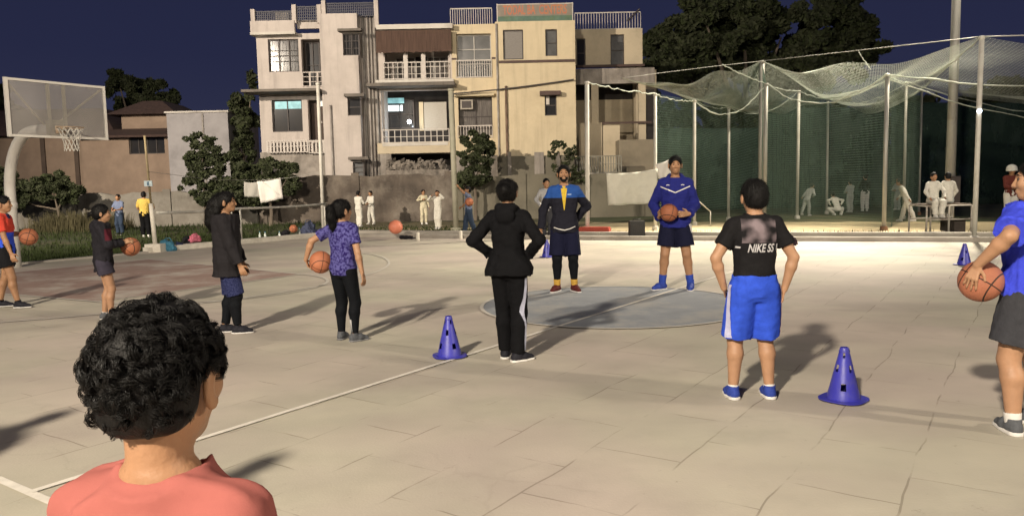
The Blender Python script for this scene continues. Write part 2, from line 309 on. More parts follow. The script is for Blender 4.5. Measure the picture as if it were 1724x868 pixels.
RAILD=mat('rail_dark_mesh',(.035,.035,.05),.6,.2,6)
AWN=mat('awning_bamboo_brown',(.115,.070,.052),.95,.3,3,col2=(.060,.036,.028),stretch=(8,1,.4),bump=.5,bscale=8)
PIPE=mat('pipe_grey',(.30,.275,.25),.7,.25,2,stain=.5,stain_col=(.10,.08,.06),stain_scale=3)

def wall_holes(mb,x0,x1,z0,z1,y0,y1,ops,mi=0):
    """a thick wall with real openings"""
    xs=sorted(set([x0,x1]+[min(max(v,x0),x1) for o in ops for v in o[:2]])); zs=sorted(set([z0,z1]+[min(max(v,z0),z1) for o in ops for v in o[2:4]]))
    for j in range(len(zs)-1):
        run=None
        for i in range(len(xs)-1):
            cx,cz=(xs[i]+xs[i+1])/2,(zs[j]+zs[j+1])/2
            solid=not any(o[0]<cx<o[1] and o[2]<cz<o[3] for o in ops)
            if solid: run=(run[0] if run else xs[i],xs[i+1])
            if (not solid or i==len(xs)-2) and run: mb.box(run[0],run[1],y0,y1,zs[j],zs[j+1],mi); run=None
def window(house,r,Y,nx=2,nz=1,fm=WF,pm=GLASS,inset=.14,lit=None,bars=False,fw=.05,label=None):
    x0,x1,z0,z1=r; f=MB(); y=Y+inset
    f.box(x0-.01,x0+fw,y-.03,y+.03,z0,z1); f.box(x1-fw,x1+.01,y-.03,y+.03,z0,z1); f.box(x0+fw,x1-fw,y-.028,y+.028,z0,z0+fw); f.box(x0+fw,x1-fw,y-.028,y+.028,z1-fw,z1)
    for k in range(1,nx): xx=x0+(x1-x0)*k/nx; f.box(xx-.022,xx+.022,y-.024,y+.024,z0+fw,z1-fw)
    for k in range(1,nz): zz=z0+(z1-z0)*k/nz; f.box(x0+fw,x1-fw,y-.018,y+.018,zz-.02,zz+.02)
    if bars:
        nb=max(3,int((x1-x0)/.13))
        for k in range(1,nb): xx=x0+(x1-x0)*k/nb; f.box(xx-.008,xx+.008,y-.07,y-.055,z0,z1)
        for zz in (z0+(z1-z0)*.33,z0+(z1-z0)*.66): f.box(x0,x1,y-.055,y-.04,zz-.01,zz+.01)
    w_=f.build('window',fm,house); 
    if label: w_['label']=label
    p=MB(); p.box(x0+.01,x1-.01,y+.035,y+.06,z0,z1); p.build('pane',pm,w_)
    if lit:
        lx0,lx1,lz0,lz1,lm=lit; p=MB(); p.box(lx0,lx1,y+.026,y+.034,lz0,lz1); l_=p.build('pane',lm,w_); l_['label']='lit pane'
    return w_
def railing(house,r,Y,n,m=RAILW,th=.02,mid=(),name='balcony_railing',pickets=True):
    x0,x1,z0,z1=r; f=MB(); f.box(x0,x1,Y-.03,Y+.03,z1-.05,z1); f.box(x0,x1,Y-.025,Y+.025,z0,z0+.04)
    for zz in mid: z_=z0+(z1-z0)*zz; f.box(x0,x1,Y-.018,Y+.018,z_-.015,z_+.015)
    if pickets:
        for k in range(n+1): xx=x0+(x1-x0)*k/n; f.box(xx-th,xx+th,Y-.014,Y+.014,z0+.04,z1-.05)
    return f.build(name,m,house)
def part(house,name,m,*boxes):
    mb=MB()
    for b_ in boxes: mb.box(*b_)
    return mb.build(name,m,house)
GZ=-.03
# ---------- house with the stair tower (far left of the row)
Y=38.0
h1=empty('terraced_house',at(540,360,Y)*1,0,'off-white three-storey house with stair tower and dark roof railings, leftmost of the row','house','houses behind the field wall'); h1.location.z=GZ
xa,xb,_,_=rect(437,60,549,300,Y); xt1=rect(549,60,611,300,Y)[1]
zt=at(480,57,Y).z; z3=at(490,157,Y).z
w1=rect(452,66,503,121,Y); d1=rect(508,66,546,146,Y); w2=rect(458,168,509,222,Y); d2=rect(519,168,552,237,Y)
mb=MB(); wall_holes(mb,xa,xb,GZ,zt,Y,Y+.3,[w1,d1,w2,d2]); mb.box(xa,xa+.3,Y+.3,Y+9,GZ,zt); mb.box(xa+.3,xb,Y+1.5,Y+1.7,GZ,zt); mb.box(xa+.3,xb,Y+.3,Y+9,zt-.25,zt-.01)
mb.box(xa+.3,xb,Y+.3,Y+1.5,z3,z3+.12)
mb.build('wall',PL_W,h1)
lw=rect(440,240,549,300,Y); part(h1,'plinth',PL_G,(xa-.05,xb+.0,Y-.12,Y-.003,GZ,lw[3]-.45))
window(h1,w1,Y,3,2,WF,GLASS,bars=True); window(h1,w2,Y,2,1,WF,GLASS,lit=(w2[0]+.12,w2[1]-.08,w2[3]-.42,w2[3]-.06,LIT),bars=False,label='window with cyan lit upper panes')
window(h1,(d1[0]+.05,d1[0]+.75,d1[2],d1[3]-.05),Y,2,2,WF,GLASS,inset=.6)['label']='dark balcony door window'
door=part(h1,'door',mat('brown_door',(.05,.03,.022),.7,.2,4),(d2[0]+.05,d2[0]+.62,Y+.5,Y+.56,d2[2],d2[3]-.1)); part(door,'handle',RAILW,(d2[0]+.5,d2[0]+.56,Y+.44,Y+.5,(d2[2]+d2[3])/2-.1,(d2[2]+d2[3])/2))
part(h1,'wall_lamp',mat('lamp_white',(.7,.7,.68),.5,.05,3,emit=.35),tuple(v for v in (rect(536,168,543,178,Y)[0],rect(536,168,543,178,Y)[1],Y+.28,Y+.4,rect(536,168,543,178,Y)[2],rect(536,168,543,178,Y)[3])))
r_=rect(509,121,548,146,Y); railing(h1,(r_[0],r_[1],r_[2],r_[3]),Y-.03,3,PL_W,.045,(.33,.66))
r_=rect(451,236,519,257,Y-.3); railing(h1,r_,Y-.4,12,RAILW,.045,(.5,)); r_=rect(521,236,552,258,Y-.3); railing(h1,r_,Y-.4,5,RAILW,.035)
part(h1,'sunshade',SLAB,(rect(408,150,549,162,Y-1.1)[0],xb-.02,Y-1.3,Y-.003,z3-.06,z3+.06))
r_=rect(423,36,497,57,Y-.35); part(h1,'parapet',PL_W,(r_[0],r_[1],Y-.5,Y-.28,zt+.003,r_[3]),(r_[0],r_[0]+.2,Y-.28,Y+4,zt+.003,r_[3]),(r_[1]+.01,rect(500,36,546,50,Y)[1],Y-.1,Y+.1,zt+.2,rect(500,34,546,50,Y)[3]))
part(h1,'roof_slab',SLABW,(r_[0]-.02,r_[1]+.02,Y-.52,Y-.003,zt-.12,zt))
for px,a,b_ in ((427,17,40),(496,9,40),(538,9,40),(546,2,50),(634,0,48)):
    q=rect(px-3.5,a,px+3.5,b_,Y-.3); part(h1,'parapet_post',PL_W,(q[0],q[1],Y-.45,Y-.22,q[2],q[3]))
for (a,b_,c,d) in ((431,19,493,37),(501,11,535,35),(551,5,630,28)):
    q=rect(a,b_,c,d,Y-.3); railing(h1,q,Y-.33,int((q[1]-q[0])/.09),RAILD,.022,(.2,.4,.6,.8),name='roof_railing')
q=rect(466,20,487,37,Y+2.2); part(h1,'roof_tank',PL_G,(q[0],q[1],Y+2,Y+3,q[2]-.3,q[3]))
# stair tower
ztt=at(590,28,Y).z; tw1=rect(578,57,605,94,Y-.6); tw2=rect(586,166,608,195,Y-.6); tw3=rect(595,273,613,298,Y-.6)
xr=rect(611,60,636,250,Y)[1]
mb=MB(); wall_holes(mb,xb,xt1,GZ,ztt,Y-.7,Y-.4,[tw1,tw2,tw3]); mb.box(xb,xb+.25,Y-.4,Y+6,GZ,ztt); mb.box(xt1-.25,xt1,Y-.4,Y+6,GZ,ztt); mb.box(xb+.25,xt1-.25,Y-.4,Y+6,ztt-1.4,ztt-1.2)
mb.box(xt1,xr,Y+.1,Y+.4,GZ,ztt)
mb.build('stair_tower',PL_W,h1)
window(h1,tw1,Y-.7,2,3,WF,GLASS,bars=True); window(h1,tw2,Y-.7,1,2,WF,GLASS); window(h1,tw3,Y-.7,1,3,WF,GLASSG)
for (a,b_,c,d) in ((569,49,609,53),(580,158,614,163),(587,264,621,269)):
    q=rect(a,b_,c,d,Y-1.0); part(h1,'window_hood',SLAB,(q[0],q[1],Y-1.15,Y-.703,q[2],q[3]))
for px,rr in ((613,.055),(620,.06),(626,.045),(632,.07)):
    x=at(px,120,Y-.1).x; top=at(px,rng:=27,Y).z; m_=MB(); m_.tube([(x,Y-.02,GZ),(x,Y-.02,top)],rr,8); m_.build('drain_pipe',PIPE,h1,True)
q=rect(559,150,560,310,Y-.8); m_=MB(); m_.tube([(q[0]-.02,Y-.78,GZ),(q[0]-.02,Y-.78,at(556,180,Y).z)],.045,8); m_.build('drain_pipe',PIPE,h1,True)
# ---------- house with the bamboo blind
h2=empty('terraced_house',(at(695,360,Y).x,Y,GZ),0,'white house with brown bamboo blind over the upper balcony and a lit lower balcony','house','houses behind the field wall')
x0,x1,_,_=rect(637,60,762,250,Y); zr=at(697,42,Y).z
u=rect(647,62,757,133,Y); l_=rect(642,152,756,240,Y); gg=rect(655,259,760,288,Y)
mb=MB(); wall_holes(mb,x0,x1,GZ,zr-.2,Y+.1,Y+.35,[u,l_,gg]); mb.box(x0,x1,Y+1.7,Y+1.9,GZ,zr-.2); mb.box(x0,x1,Y+.35,Y+8,zr-.25,zr-.201)
mb.box(x0,x1,Y+.35,Y+1.7,u[2]-.15,u[2]); mb.box(x0,x1,Y+.35,Y+1.7,l_[2]-.15,l_[2]); mb.box(x1-.2,x1,Y+.35,Y+1.7,GZ,zr-.2); mb.box(x0,x0+.2,Y+.35,Y+1.7,GZ,zr-.2)
mb.build('wall',PL_W,h2)
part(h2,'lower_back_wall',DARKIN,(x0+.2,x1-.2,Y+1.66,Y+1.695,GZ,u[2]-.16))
q=rect(634,42,762,50,Y-.3); part(h2,'roof_slab',SLABW,(q[0],q[1],Y-.5,Y+.1,q[2],q[3]))
q=rect(633,51,760,88,Y-.4); m_=MB(); nseg=60
for k in range(nseg):
    a=q[0]+(q[1]-q[0])*k/nseg; b_=q[0]+(q[1]-q[0])*(k+.92)/nseg; dz=random.uniform(-.03,.03); dy=math.sin(k*.5)*.015
    m_.box(a,b_,Y-.42+dy,Y-.40+dy,q[2]+dz,q[3])
m_.box(q[0],q[1],Y-.396,Y-.38,q[2]+.05,q[3]); m_.build('awning',AWN,h2)
for a,b_,px in ((88,134,683),(88,134,713)):
    q=rect(px-3.5,a,px+3.5,b_,Y); part(h2,'balcony_post',RAILW,(q[0],q[1],Y-.02,Y+.09,q[2],q[3]))
window(h2,(u[0]+.3,u[0]+1.3,u[2]+.1,u[3]-.7),Y+1.5,2,1,WFL,CURT); window(h2,(u[0]+1.9,u[1]-.3,u[2]+.1,u[3]-.7),Y+1.5,3,1,WFL,CURT)
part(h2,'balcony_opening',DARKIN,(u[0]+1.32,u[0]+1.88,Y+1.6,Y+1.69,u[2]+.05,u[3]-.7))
railing(h2,rect(646,104,756,133,Y),Y+.02,14,RAILW,.016,(.3,.7))
q=rect(622,134,764,141,Y-.3); part(h2,'balcony_edge',SLABW,(q[0]+.3,q[1],Y-.35,Y+.098,q[2],q[3])); q2=rect(618,141,766,147,Y-.6); part(h2,'sunshade',SLAB,(q2[0],q2[1],Y-.9,Y+.097,q[2]-.16,q[2]-.003))
lw_=rect(649,168,697,216,Y+1.5); window(h2,lw_,Y+1.45,2,2,WF,GLASS,lit=(lw_[0]+.04,lw_[0]+.86,at(660,187,Y+1.5).z,at(660,177,Y+1.5).z,LITW),label='window with a white lit strip')
q=rect(650,165,680,174,Y+1.5); part(h2,'ventilator_pane',LIT,(q[0],q[1],Y+1.53,Y+1.56,q[2],q[3]))
q=rect(714,172,752,220,Y+1.5); part(h2,'roller_shutter',mat('pale_shutter',(.36,.33,.28),.7,.08,8,stretch=(1,1,5)),(q[0],q[1],Y+1.5,Y+1.6,q[2],q[3])); q=rect(706,172,713,220,Y+1.5); part(h2,'column',PL_C,(q[0],q[1],Y+1.45,Y+1.62,q[2],q[3]))
bp_=at(689,205,Y+.6); m_=MB(); m_.lathe([(0,-.11),(.07,-.085),(.105,0),(.07,.085),(0,.11)],16,tuple(bp_)); m_.build('bulb_lamp',mat('lit_bulb',(.95,.95,.92),.4,.02,3,emit=9),h2,True)
m_=MB(); m_.tube([(bp_.x,bp_.y,bp_.z+.1),(bp_.x,bp_.y,bp_.z+.9)],.012,6); m_.build('lamp_cord',WF,h2)
pl=bpy.data.lights.new('balcony_bulb_light','POINT'); pl.energy=55; pl.color=(.85,.95,1); pl.shadow_soft_size=.15; po=bpy.data.objects.new('balcony_bulb_light',pl); COL.objects.link(po); po.location=(bp_.x,bp_.y-.25,bp_.z-.1)
railing(h2,rect(644,217,756,240,Y-.1),Y-.05,11,RAILW,.02,(.45,))
q=rect(636,240,758,258,Y-.2); part(h2,'balcony_edge',PL_D,(q[0],q[1],Y-.3,Y+.096,q[2],q[3])); part(h2,'balcony_ledge',SLABW,(q[0]+.25,q[1]-.1,Y-.33,Y-.303,q[3]-.16,q[3]-.01))
part(h2,'lower_wall',PL_G,(x0,x1,Y-.25,Y+.09,GZ,gg[2]-.05)); part(h2,'column',PL_G,(x0,x0+.55,Y-.26,Y+.09,GZ,gg[3]+.1))
# ---------- cream house with the roof sign
h3=empty('terraced_house',(at(868,360,Y).x,Y,GZ),0,'cream three-storey house with brown bands and a painted sign board on its roof','house','houses behind the field wall')
x0,xm,_,_=rect(762,60,836,250,Y); x1=rect(836,60,968,250,Y)[1]; za=at(797,41,Y).z; zb=at(900,39,Y).z
o1=rect(769,57,827,131,Y); o2=rect(772,163,829,228,Y); o3=rect(772,233,829,268,Y)
mb=MB(); wall_holes(mb,x0,xm,GZ,za,Y,Y+.3,[o1,o2]); mb.box(x0,xm,Y+1.2,Y+1.4,GZ,za); mb.box(x0,xm,Y+.3,Y+8,za-.3,za-.01)
for o in (o1,o2): mb.box(x0,xm,Y+.3,Y+1.2,o[2]-.15,o[2])
m1_=rect(847,51,881,101,Y-.35); m2_=rect(918,50,938,95,Y-.35); m3_=rect(917,160,937,195,Y-.35)
wall_holes(mb,xm,x1,GZ,zb,Y-.45,Y-.15,[m1_,m2_,m3_]); mb.box(xm,xm+.3,Y-.15,Y+.5,GZ,zb); mb.box(x1-.3,x1,Y-.15,Y+8,GZ,zb); mb.box(xm+.3,x1-.3,Y-.15,Y+8,zb-.3,zb-.05)
mb.build('wall',PL_C,h3)
part(h3,'plinth',PL_G,(x0,xm-.01,Y-.09,Y-.003,GZ,at(797,262,Y).z),(xm,x1+.03,Y-.53,Y-.453,GZ,at(900,270,Y).z))
window(h3,o1,Y,2,3,WFL,GLASSG,inset=.35); window(h3,o2,Y,2,2,WF,CURT,inset=.35); window(h3,m1_,Y-.45,1,1,WF,SHUT,inset=.1,label='window closed by a grey shutter'); window(h3,m2_,Y-.45,1,2,WF,GLASSG,inset=.12); window(h3,m3_,Y-.45,1,2,WF,GLASS,inset=.12)
ac=rect(775,168,796,184,Y); a_=part(h3,'air_conditioner',mat('ac_beige',(.33,.30,.25),.6,.1,5),(ac[0],ac[1],Y+.02,Y+.32,ac[2],ac[3])); part(a_,'grille',WF,(ac[0]+.07,ac[1]-.07,Y+.005,Y+.018,ac[2]+.06,ac[3]-.06))
railing(h3,rect(768,101,828,131,Y),Y-.03,15,RAILW,.013); railing(h3,rect(771,211,829,232,Y),Y-.03,12,RAILW,.013)
q=rect(840,101,968,105.5,Y-.5); part(h3,'band',BAND,(q[0],q[1],Y-.50,Y-.453,q[2],q[3])); q=rect(762,98,769,101,Y); part(h3,'band',BAND,(x0,o1[0]-.02,Y-.04,Y-.003,q[2],q[3])); part(h3,'band',BAND,(o1[1]+.02,xm-.01,Y-.04,Y-.003,q[2],q[3]))
q=rect(909,153,944,160,Y-.8); part(h3,'window_hood',BAND,(q[0],q[1],Y-.85,Y-.453,q[2],q[3]))
q=rect(764,157,832,162,Y-.2); part(h3,'sunshade',PL_C,(q[0],q[1],Y-.35,Y-.003,q[2],q[3]))
x=at(853,200,Y-.5).x; m_=MB(); m_.tube([(x,Y-.51,GZ),(x,Y-.51,at(852,147,Y).z)],.06,8); m_.build('drain_pipe',mat('pipe_rusty',(.15,.10,.07),.8,.3,3),h3,True)
x=at(838,150,Y-.5).x; m_=MB(); m_.tube([(x,Y-.5,GZ),(x,Y-.5,zb-.1)],.045,8); m_.build('drain_pipe',PIPE,h3,True)
railing(h3,rect(758,13,828,42,Y),Y+.1,18,RAILW,.014,name='roof_railing')
c0=at(762,158,Y-.6); c1=at(966,134,Y-.6); m_=MB(); m_.tube([c0.lerp(c1,k/8)+Vector((0,0,-.06*math.sin(math.pi*k/8))) for k in range(9)],.035,6); m_.build('cable',WF,h3)
q=rect(916,162,925,176,Y-.4); part(h3,'notice',RAILW,(q[0]+.1,q[1],Y-.36,Y-.34,q[2],q[3]))
# sign board on the roof: a thing of its own
q=rect(838,8,963,38,Y-.2); sg=empty('sign_board',((q[0]+q[1])/2,Y-.2,q[2]),0,'long green and buff sign board with red lettering on the cream house roof','sign')
part(sg,'panel',mat('sign_buff',(.22,.19,.155),.7,.15,3,stain=.4,stain_col=(.13,.17,.13),stain_scale=2),(q[0],q[1],Y-.24,Y-.2,q[2]+.30,q[3]))
part(sg,'lower_panel',mat('sign_green',(.085,.15,.115),.7,.2,3,stain=.5,stain_col=(.12,.17,.07),stain_scale=2),(q[0],q[1],Y-.24,Y-.2,q[2],q[2]+.297))
part(sg,'frame',RAILW,(q[0]-.05,q[0]-.003,Y-.25,Y-.18,q[2],q[3]+.06),(q[1]+.003,q[1]+.05,Y-.25,Y-.18,q[2],q[3]+.06),(q[0]-.003,q[1]+.003,Y-.25,Y-.19,q[3]+.003,q[3]+.04))
def text_mesh(s,size,shear=0,bold=0):
    c=bpy.data.curves.new('lettering','FONT'); c.body=s; c.size=size; c.shear=shear; c.offset=bold; c.extrude=.0; c.align_x='CENTER'; c.align_y='CENTER'
    o=bpy.data.objects.new('t',c); COL.objects.link(o); dg=bpy.context.evaluated_depsgraph_get(); me=bpy.data.meshes.new_from_object(o.evaluated_get(dg)); bpy.data.objects.remove(o)
    vs=[tuple(v.co) for v in me.vertices]; fs=[tuple(p.vertices) for p in me.polygons]; bpy.data.meshes.remove(me); return vs,fs
vs,fs=text_mesh('TODAL BA  CENTERS',.60,0,.012)
xw=max(v[0] for v in vs)-min(v[0] for v in vs); sc=(q[1]-q[0]-.5)/xw; zc=(q[2]+.30+q[3])/2
m_=MB(); m_.add([((q[0]+q[1])/2+v[0]*sc,Y-.245,zc+v[1]) for v in vs],fs); m_.build('lettering',mat('sign_red',(.42,.11,.09),.7,.3,2,col2=(.45,.20,.08)),sg)
# ---------- rear house on the right
Y2=41.0
h4=empty('terraced_house',(at(1025,360,Y2).x,Y2,GZ),0,'shaded cream house with ground veranda, set back at the right end of the row','house','houses behind the field wall')
x0,x1,_,_=rect(966,60,1082,240,Y2); zt4=at(1025,49,Y2).z; zm=at(1025,112,Y2).z
a1=rect(971,65,986,113,Y2); a2=rect(1028,58,1051,111,Y2)
mb=MB(); wall_holes(mb,x0,x1,zm,zt4,Y2,Y2+.3,[a1,a2]); mb.box(x1-.3,x1,Y2+.3,Y2+8,GZ,zt4); mb.box(x0,x1,Y2+.3,Y2+8,zt4-.3,zt4-.05)
mb.build('wall',PL_D,h4); window(h4,a1,Y2,1,2,WF,GLASS); window(h4,a2,Y2,1,2,WF,GLASSG)
q=rect(966,110,1084,114,Y2); part(h4,'band',BAND,(q[0],q[1],Y2-.25,Y2-.003,q[2],q[3]))
q=rect(974,114,1100,140,Y2-1.2); part(h4,'beam',PL_G,(x0,q[1],Y2-1.5,Y2-1.2,at(1030,141,Y2-1.5).z,at(1030,115,Y2-1.5).z))
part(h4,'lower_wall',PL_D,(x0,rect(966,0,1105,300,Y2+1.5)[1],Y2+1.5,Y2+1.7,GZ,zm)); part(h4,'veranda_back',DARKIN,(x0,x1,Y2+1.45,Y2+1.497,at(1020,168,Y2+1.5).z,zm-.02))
for px in (1001,1080):
    q=rect(px-6,141,px+6,236,Y2-1.2); part(h4,'column',PL_D,(q[0],q[1],Y2-1.45,Y2-1.2,GZ,q[3]))
q=rect(974,208,1012,300,Y2-1.2); part(h4,'parapet',PL_D,(q[0],q[1],Y2-1.6,Y2-1.46,GZ,q[3])); q=rect(1014,212,1042,300,Y2-1.2); part(h4,'parapet',PL_D,(q[0],q[1],Y2-1.62,Y2-1.48,GZ,q[3]))
q=rect(1012,205,1094,211,Y2-1.2); part(h4,'rail',BAND,(q[0],q[1],Y2-1.66,Y2-1.63,q[2]+.05,q[3]-.03)); q=rect(1085,150,1103,232,Y2-1); part(h4,'door',WF,(q[0],q[1],Y2-.8,Y2-.7,GZ,q[3]))
q=rect(1040,236,1098,300,Y2-2.5); part(h4,'annex',mat('annex_plaster',(.28,.24,.175),.9,.1,2,stain=.4),(q[0],q[1],Y2-3,Y2-1.7,GZ,q[3]))
railing(h4,rect(968,20,1079,49,Y2),Y2+.1,24,RAILW,.015,name='roof_railing')
m_=MB(); p0=at(1056,36,Y2); p1=at(1077,15,Y2); m_.tube([p0,p1],.04,6); m_.build('antenna',WF,h4)
# ---------- low houses on the left
Y3=44.0
h5=empty('bungalow',(at(230,350,Y3).x,Y3,GZ),0,'low brown house with dark hipped roof and a wide window, behind the yellow-shirted man','house')
q=rect(140,228,303,340,Y3); wq=rect(217,230,277,259,Y3)
mb=MB(); wall_holes(mb,q[0],q[1],GZ,q[3],Y3,Y3+.3,[wq]); mb.box(q[0],q[0]+.3,Y3+.3,Y3+6,GZ,q[3]); mb.box(q[1]-.3,q[1],Y3+.3,Y3+6,GZ,q[3]); u5=rect(205,192,282,228,Y3+1); mb.box(u5[0],u5[1],Y3+1,Y3+6,q[3]-.05,u5[3]); mb.build('wall',PL_B,h5)
window(h5,wq,Y3,4,1,WF,GLASS)
def hip(mb,x0,x1,y0,y1,z0,z1,inx,iny):
    mb.add([(x0,y0,z0),(x1,y0,z0),(x1,y1,z0),(x0,y1,z0),(x0+inx,y0+iny,z1),(x1-inx,y0+iny,z1),(x1-inx,y1-iny,z1),(x0+inx,y1-iny,z1)],[(0,3,2,1),(4,5,6,7),(0,1,5,4),(1,2,6,5),(2,3,7,6),(3,0,4,7)])
RF=mat('dark_roof_tiles',(.060,.036,.030),.9,.3,6,bump=.5,bscale=12)
ur=rect(176,172,298,196,Y3+.5); m_=MB(); hip(m_,ur[0],ur[1],Y3+.4,Y3+6.6,u5[3]-.05,u5[3]+.85,1.5,1.6); m_.build('roof',RF,h5)
lr=rect(120,214,306,230,Y3-.3); m_=MB(); m_.add([(lr[0],Y3-.5,q[3]-.02),(lr[1],Y3-.5,q[3]-.02),(lr[1],Y3+1,q[3]+.45),(lr[0],Y3+1,q[3]+.45),(lr[0],Y3-.5,q[3]-.14),(lr[1],Y3-.5,q[3]-.14),(lr[1],Y3+1,q[3]+.3),(lr[0],Y3+1,q[3]+.3)],[(0,1,2,3),(7,6,5,4),(0,4,5,1),(1,5,6,2),(2,6,7,3),(3,7,4,0)]); m_.build('eave',RF,h5)
h6=empty('bungalow',(at(30,350,Y3+1).x,Y3+1,GZ),0,'long brown single-storey house behind the basketball hoop','house')
q=rect(-330,232,143,340,Y3+1); mb=MB(); mb.box(q[0],q[1],Y3+1,Y3+7,GZ,q[3]); mb.build('wall',PL_B,h6)
m_=MB(); hip(m_,q[0]-.5,q[1]+2.2,Y3+.4,Y3+7.6,q[3]+.003,q[3]+1.7,2,2.6); m_.build('roof',RF,h6)
for px in (72,128):
    a=rect(px-3,234,px+4,300,Y3+.9); part(h6,'pilaster',mat('dark_brown_plaster',(.09,.065,.05),.9,.2,2),(a[0],a[1],Y3+.9,Y3+.998,GZ,q[3]-.05))
h7=empty('outbuilding',(at(332,350,42).x,42,GZ),0,'small flat-roofed whitish block standing right of the hipped roof','outbuilding')
q=rect(281,190,384,228,42); mb=MB(); mb.box(q[0],q[1],42,47,GZ,q[3]); mb.build('wall',mat('plaster_blue_white',(.33,.315,.32),.9,.08,1.5,stain=.4),h7)
part(h7,'roof_slab',SLABW,(q[0]-.08,q[1]+.08,41.9,47.1,q[3]+.002,q[3]+.1)); part(h7,'drain_pipe',PIPE,(q[0]+1.9,q[0]+1.98,41.93,41.998,GZ,q[3]-.05))
# ---------- compound wall, in bays
WALL_D=mat('old_wall_dark',(.135,.110,.088),.95,.35,1.0,col2=(.055,.045,.038),stain=.75,stain_col=(.24,.21,.175),stain_scale=.45,bump=.7,bscale=9)
WALL_L=mat('old_wall_whitewash',(.26,.245,.215),.95,.3,.9,col2=(.13,.115,.095),stain=.85,stain_col=(.08,.07,.055),stain_scale=.5,bump=.6,bscale=9)
WALL_G=mat('old_wall_grey',(.21,.19,.145),.95,.3,1.0,col2=(.10,.092,.07),stain=.7,stain_col=(.10,.09,.065),stain_scale=.5,bump=.6,bscale=9)
YW=35.2
def cwall(a,b_,top,m,label,jag=.12,cope=True,Yw=YW):
    xa_=at(a,350,Yw).x; xb_=at(b_,350,Yw).x; zt_=at((a+b_)/2,top,Yw).z
    rt=empty('compound_wall',((xa_+xb_)/2,Yw,GZ),0,label,'wall'); mb=MB(); n_=max(4,int((xb_-xa_)/.5)); hs=[zt_+random.uniform(-jag,jag*.3) for _ in range(n_+1)]
    vs=[]; 
    for k in range(n_+1):
        xx=xa_+(xb_-xa_)*k/n_
        for yy in (Yw,Yw+.25):
            for zz in (GZ,hs[k]): vs.append((xx,yy,zz))
    fs=[]
    for k in range(n_):
        i=4*k; j=i+4; fs+=[(i,j,j+1,i+1),(i+1,j+1,j+3,i+3),(i+3,j+3,j+2,i+2)]
    fs+=[(0,1,3,2),(4*n_,4*n_+2,4*n_+3,4*n_+1)]
    mb.add(vs,fs); mb.build('panel',m,rt)
    npil=max(2,int((xb_-xa_)/3)+1)
    for k in range(npil):
        xx=xa_+.2+(xb_-xa_-.4)*k/(npil-1); hh=hs[min(n_,int(k*n_/(npil-1)))]+.12; part(rt,'pillar',m,(xx-.17,xx+.17,Yw-.07,Yw-.003,GZ,hh))
    return rt
cwall(-420,130,335,WALL_L,'long low weathered wall behind the hedge at far left',.2)
cwall(131,434,322,WALL_L,'patchy whitewashed old wall behind the two standing men')
cwall(436,764,294,WALL_D,'dark stained old wall behind the four white-clad players')
cwall(766,1100,292,WALL_G,'grey mossy old wall behind the coaches and white banner')
rt=empty('compound_wall',(at(900,350,36.6).x,36.6,GZ),0,'taller rough concrete wall with piers at the foot of the cream house','wall')
a=rect(838,262,968,340,36.6); part(rt,'panel',WALL_G,(a[0],a[1],36.6,36.8,GZ,a[3]))
for px,ww in ((858,3),(908,8),(940,3)): c_=rect(px-ww,256,px+ww,300,36.5); part(rt,'pillar',PL_G,(c_[0],c_[1],36.5,36.597,GZ,c_[3]))
gt=empty('fence_panel',(at(1010,350,36.4).x,36.4,GZ),0,'pale picket fence panel on the wall beside the white net pole','fence'); railing(gt,rect(972,262,1046,291,36.4),36.4,17,mat('picket_grey',(.25,.24,.20),.8,.15,4),.03,(.5,),name='pickets'); part(gt,'base',PL_G,(rect(972,0,1046,20,36.4)[0],rect(972,291,1046,300,36.4)[1],36.38,36.6,GZ,rect(972,262,1046,291,36.4)[2]))
# rubble on the wall top under the lit balcony
m_=MB(); 
for _ in range(170):
    p=at(random.uniform(655,750),random.gauss(283,6),YW+.5); s_=random.uniform(.04,.14); m_.obox(p,(random.random(),random.random(),.3),(-random.random(),random.random(),0),(0,.1,1),s_,s_*.7,s_*.5)
q=rect(650,284,756,300,YW+.5); m_.box(q[0],q[1],YW+.3,YW+.8,GZ,q[3]-.05)
tag(m_.build('rubble',mat('rubble',(.16,.14,.12),.95,.5,5)),'grey rubble and scrap heaped on the wall under the lit balcony','rubble',kind='stuff')

# ================================================================== TREES AND PLANTS
LEAF=mat('leaf_dark',(.060,.068,.036),.8,.4,1.1,col2=(.034,.040,.022),spec=.2)
LEAF2=mat('leaf_mid',(.055,.068,.028),.8,.35,1.4,col2=(.03,.04,.017),spec=.2)
BARK=mat('bark',(.13,.105,.08),.95,.3,3,stretch=(1,1,.3),bump=.6,bscale=12)
def np_mesh(name,V,F,mats,parent=None,mi=None,smooth=False,off=(0,0,0)):
    V=np.asarray(V,dtype=np.float32)-np.array(off,dtype=np.float32); F=np.asarray(F,dtype=np.int32); k=F.shape[1]
    me=bpy.data.meshes.new(name); me.vertices.add(len(V)); me.vertices.foreach_set('co',V.ravel()); me.loops.add(F.size); me.loops.foreach_set('vertex_index',F.ravel())
    me.polygons.add(len(F)); me.polygons.foreach_set('loop_start',np.arange(0,F.size,k,dtype=np.int32)); me.polygons.foreach_set('loop_total',np.full(len(F),k,dtype=np.int32))
    if not isinstance(mats,(list,tuple)): mats=[mats]
    for m in mats: me.materials.append(m)
    if mi is not None: me.polygons.foreach_set('material_index',np.asarray(mi,dtype=np.int32))
    if smooth: me.polygons.foreach_set('use_smooth',np.ones(len(F),dtype=bool))
    me.update(calc_edges=True); me.validate()
    o=bpy.data.objects.new(name,me); COL.objects.link(o)
    if parent is not None: o.parent=parent
    return o
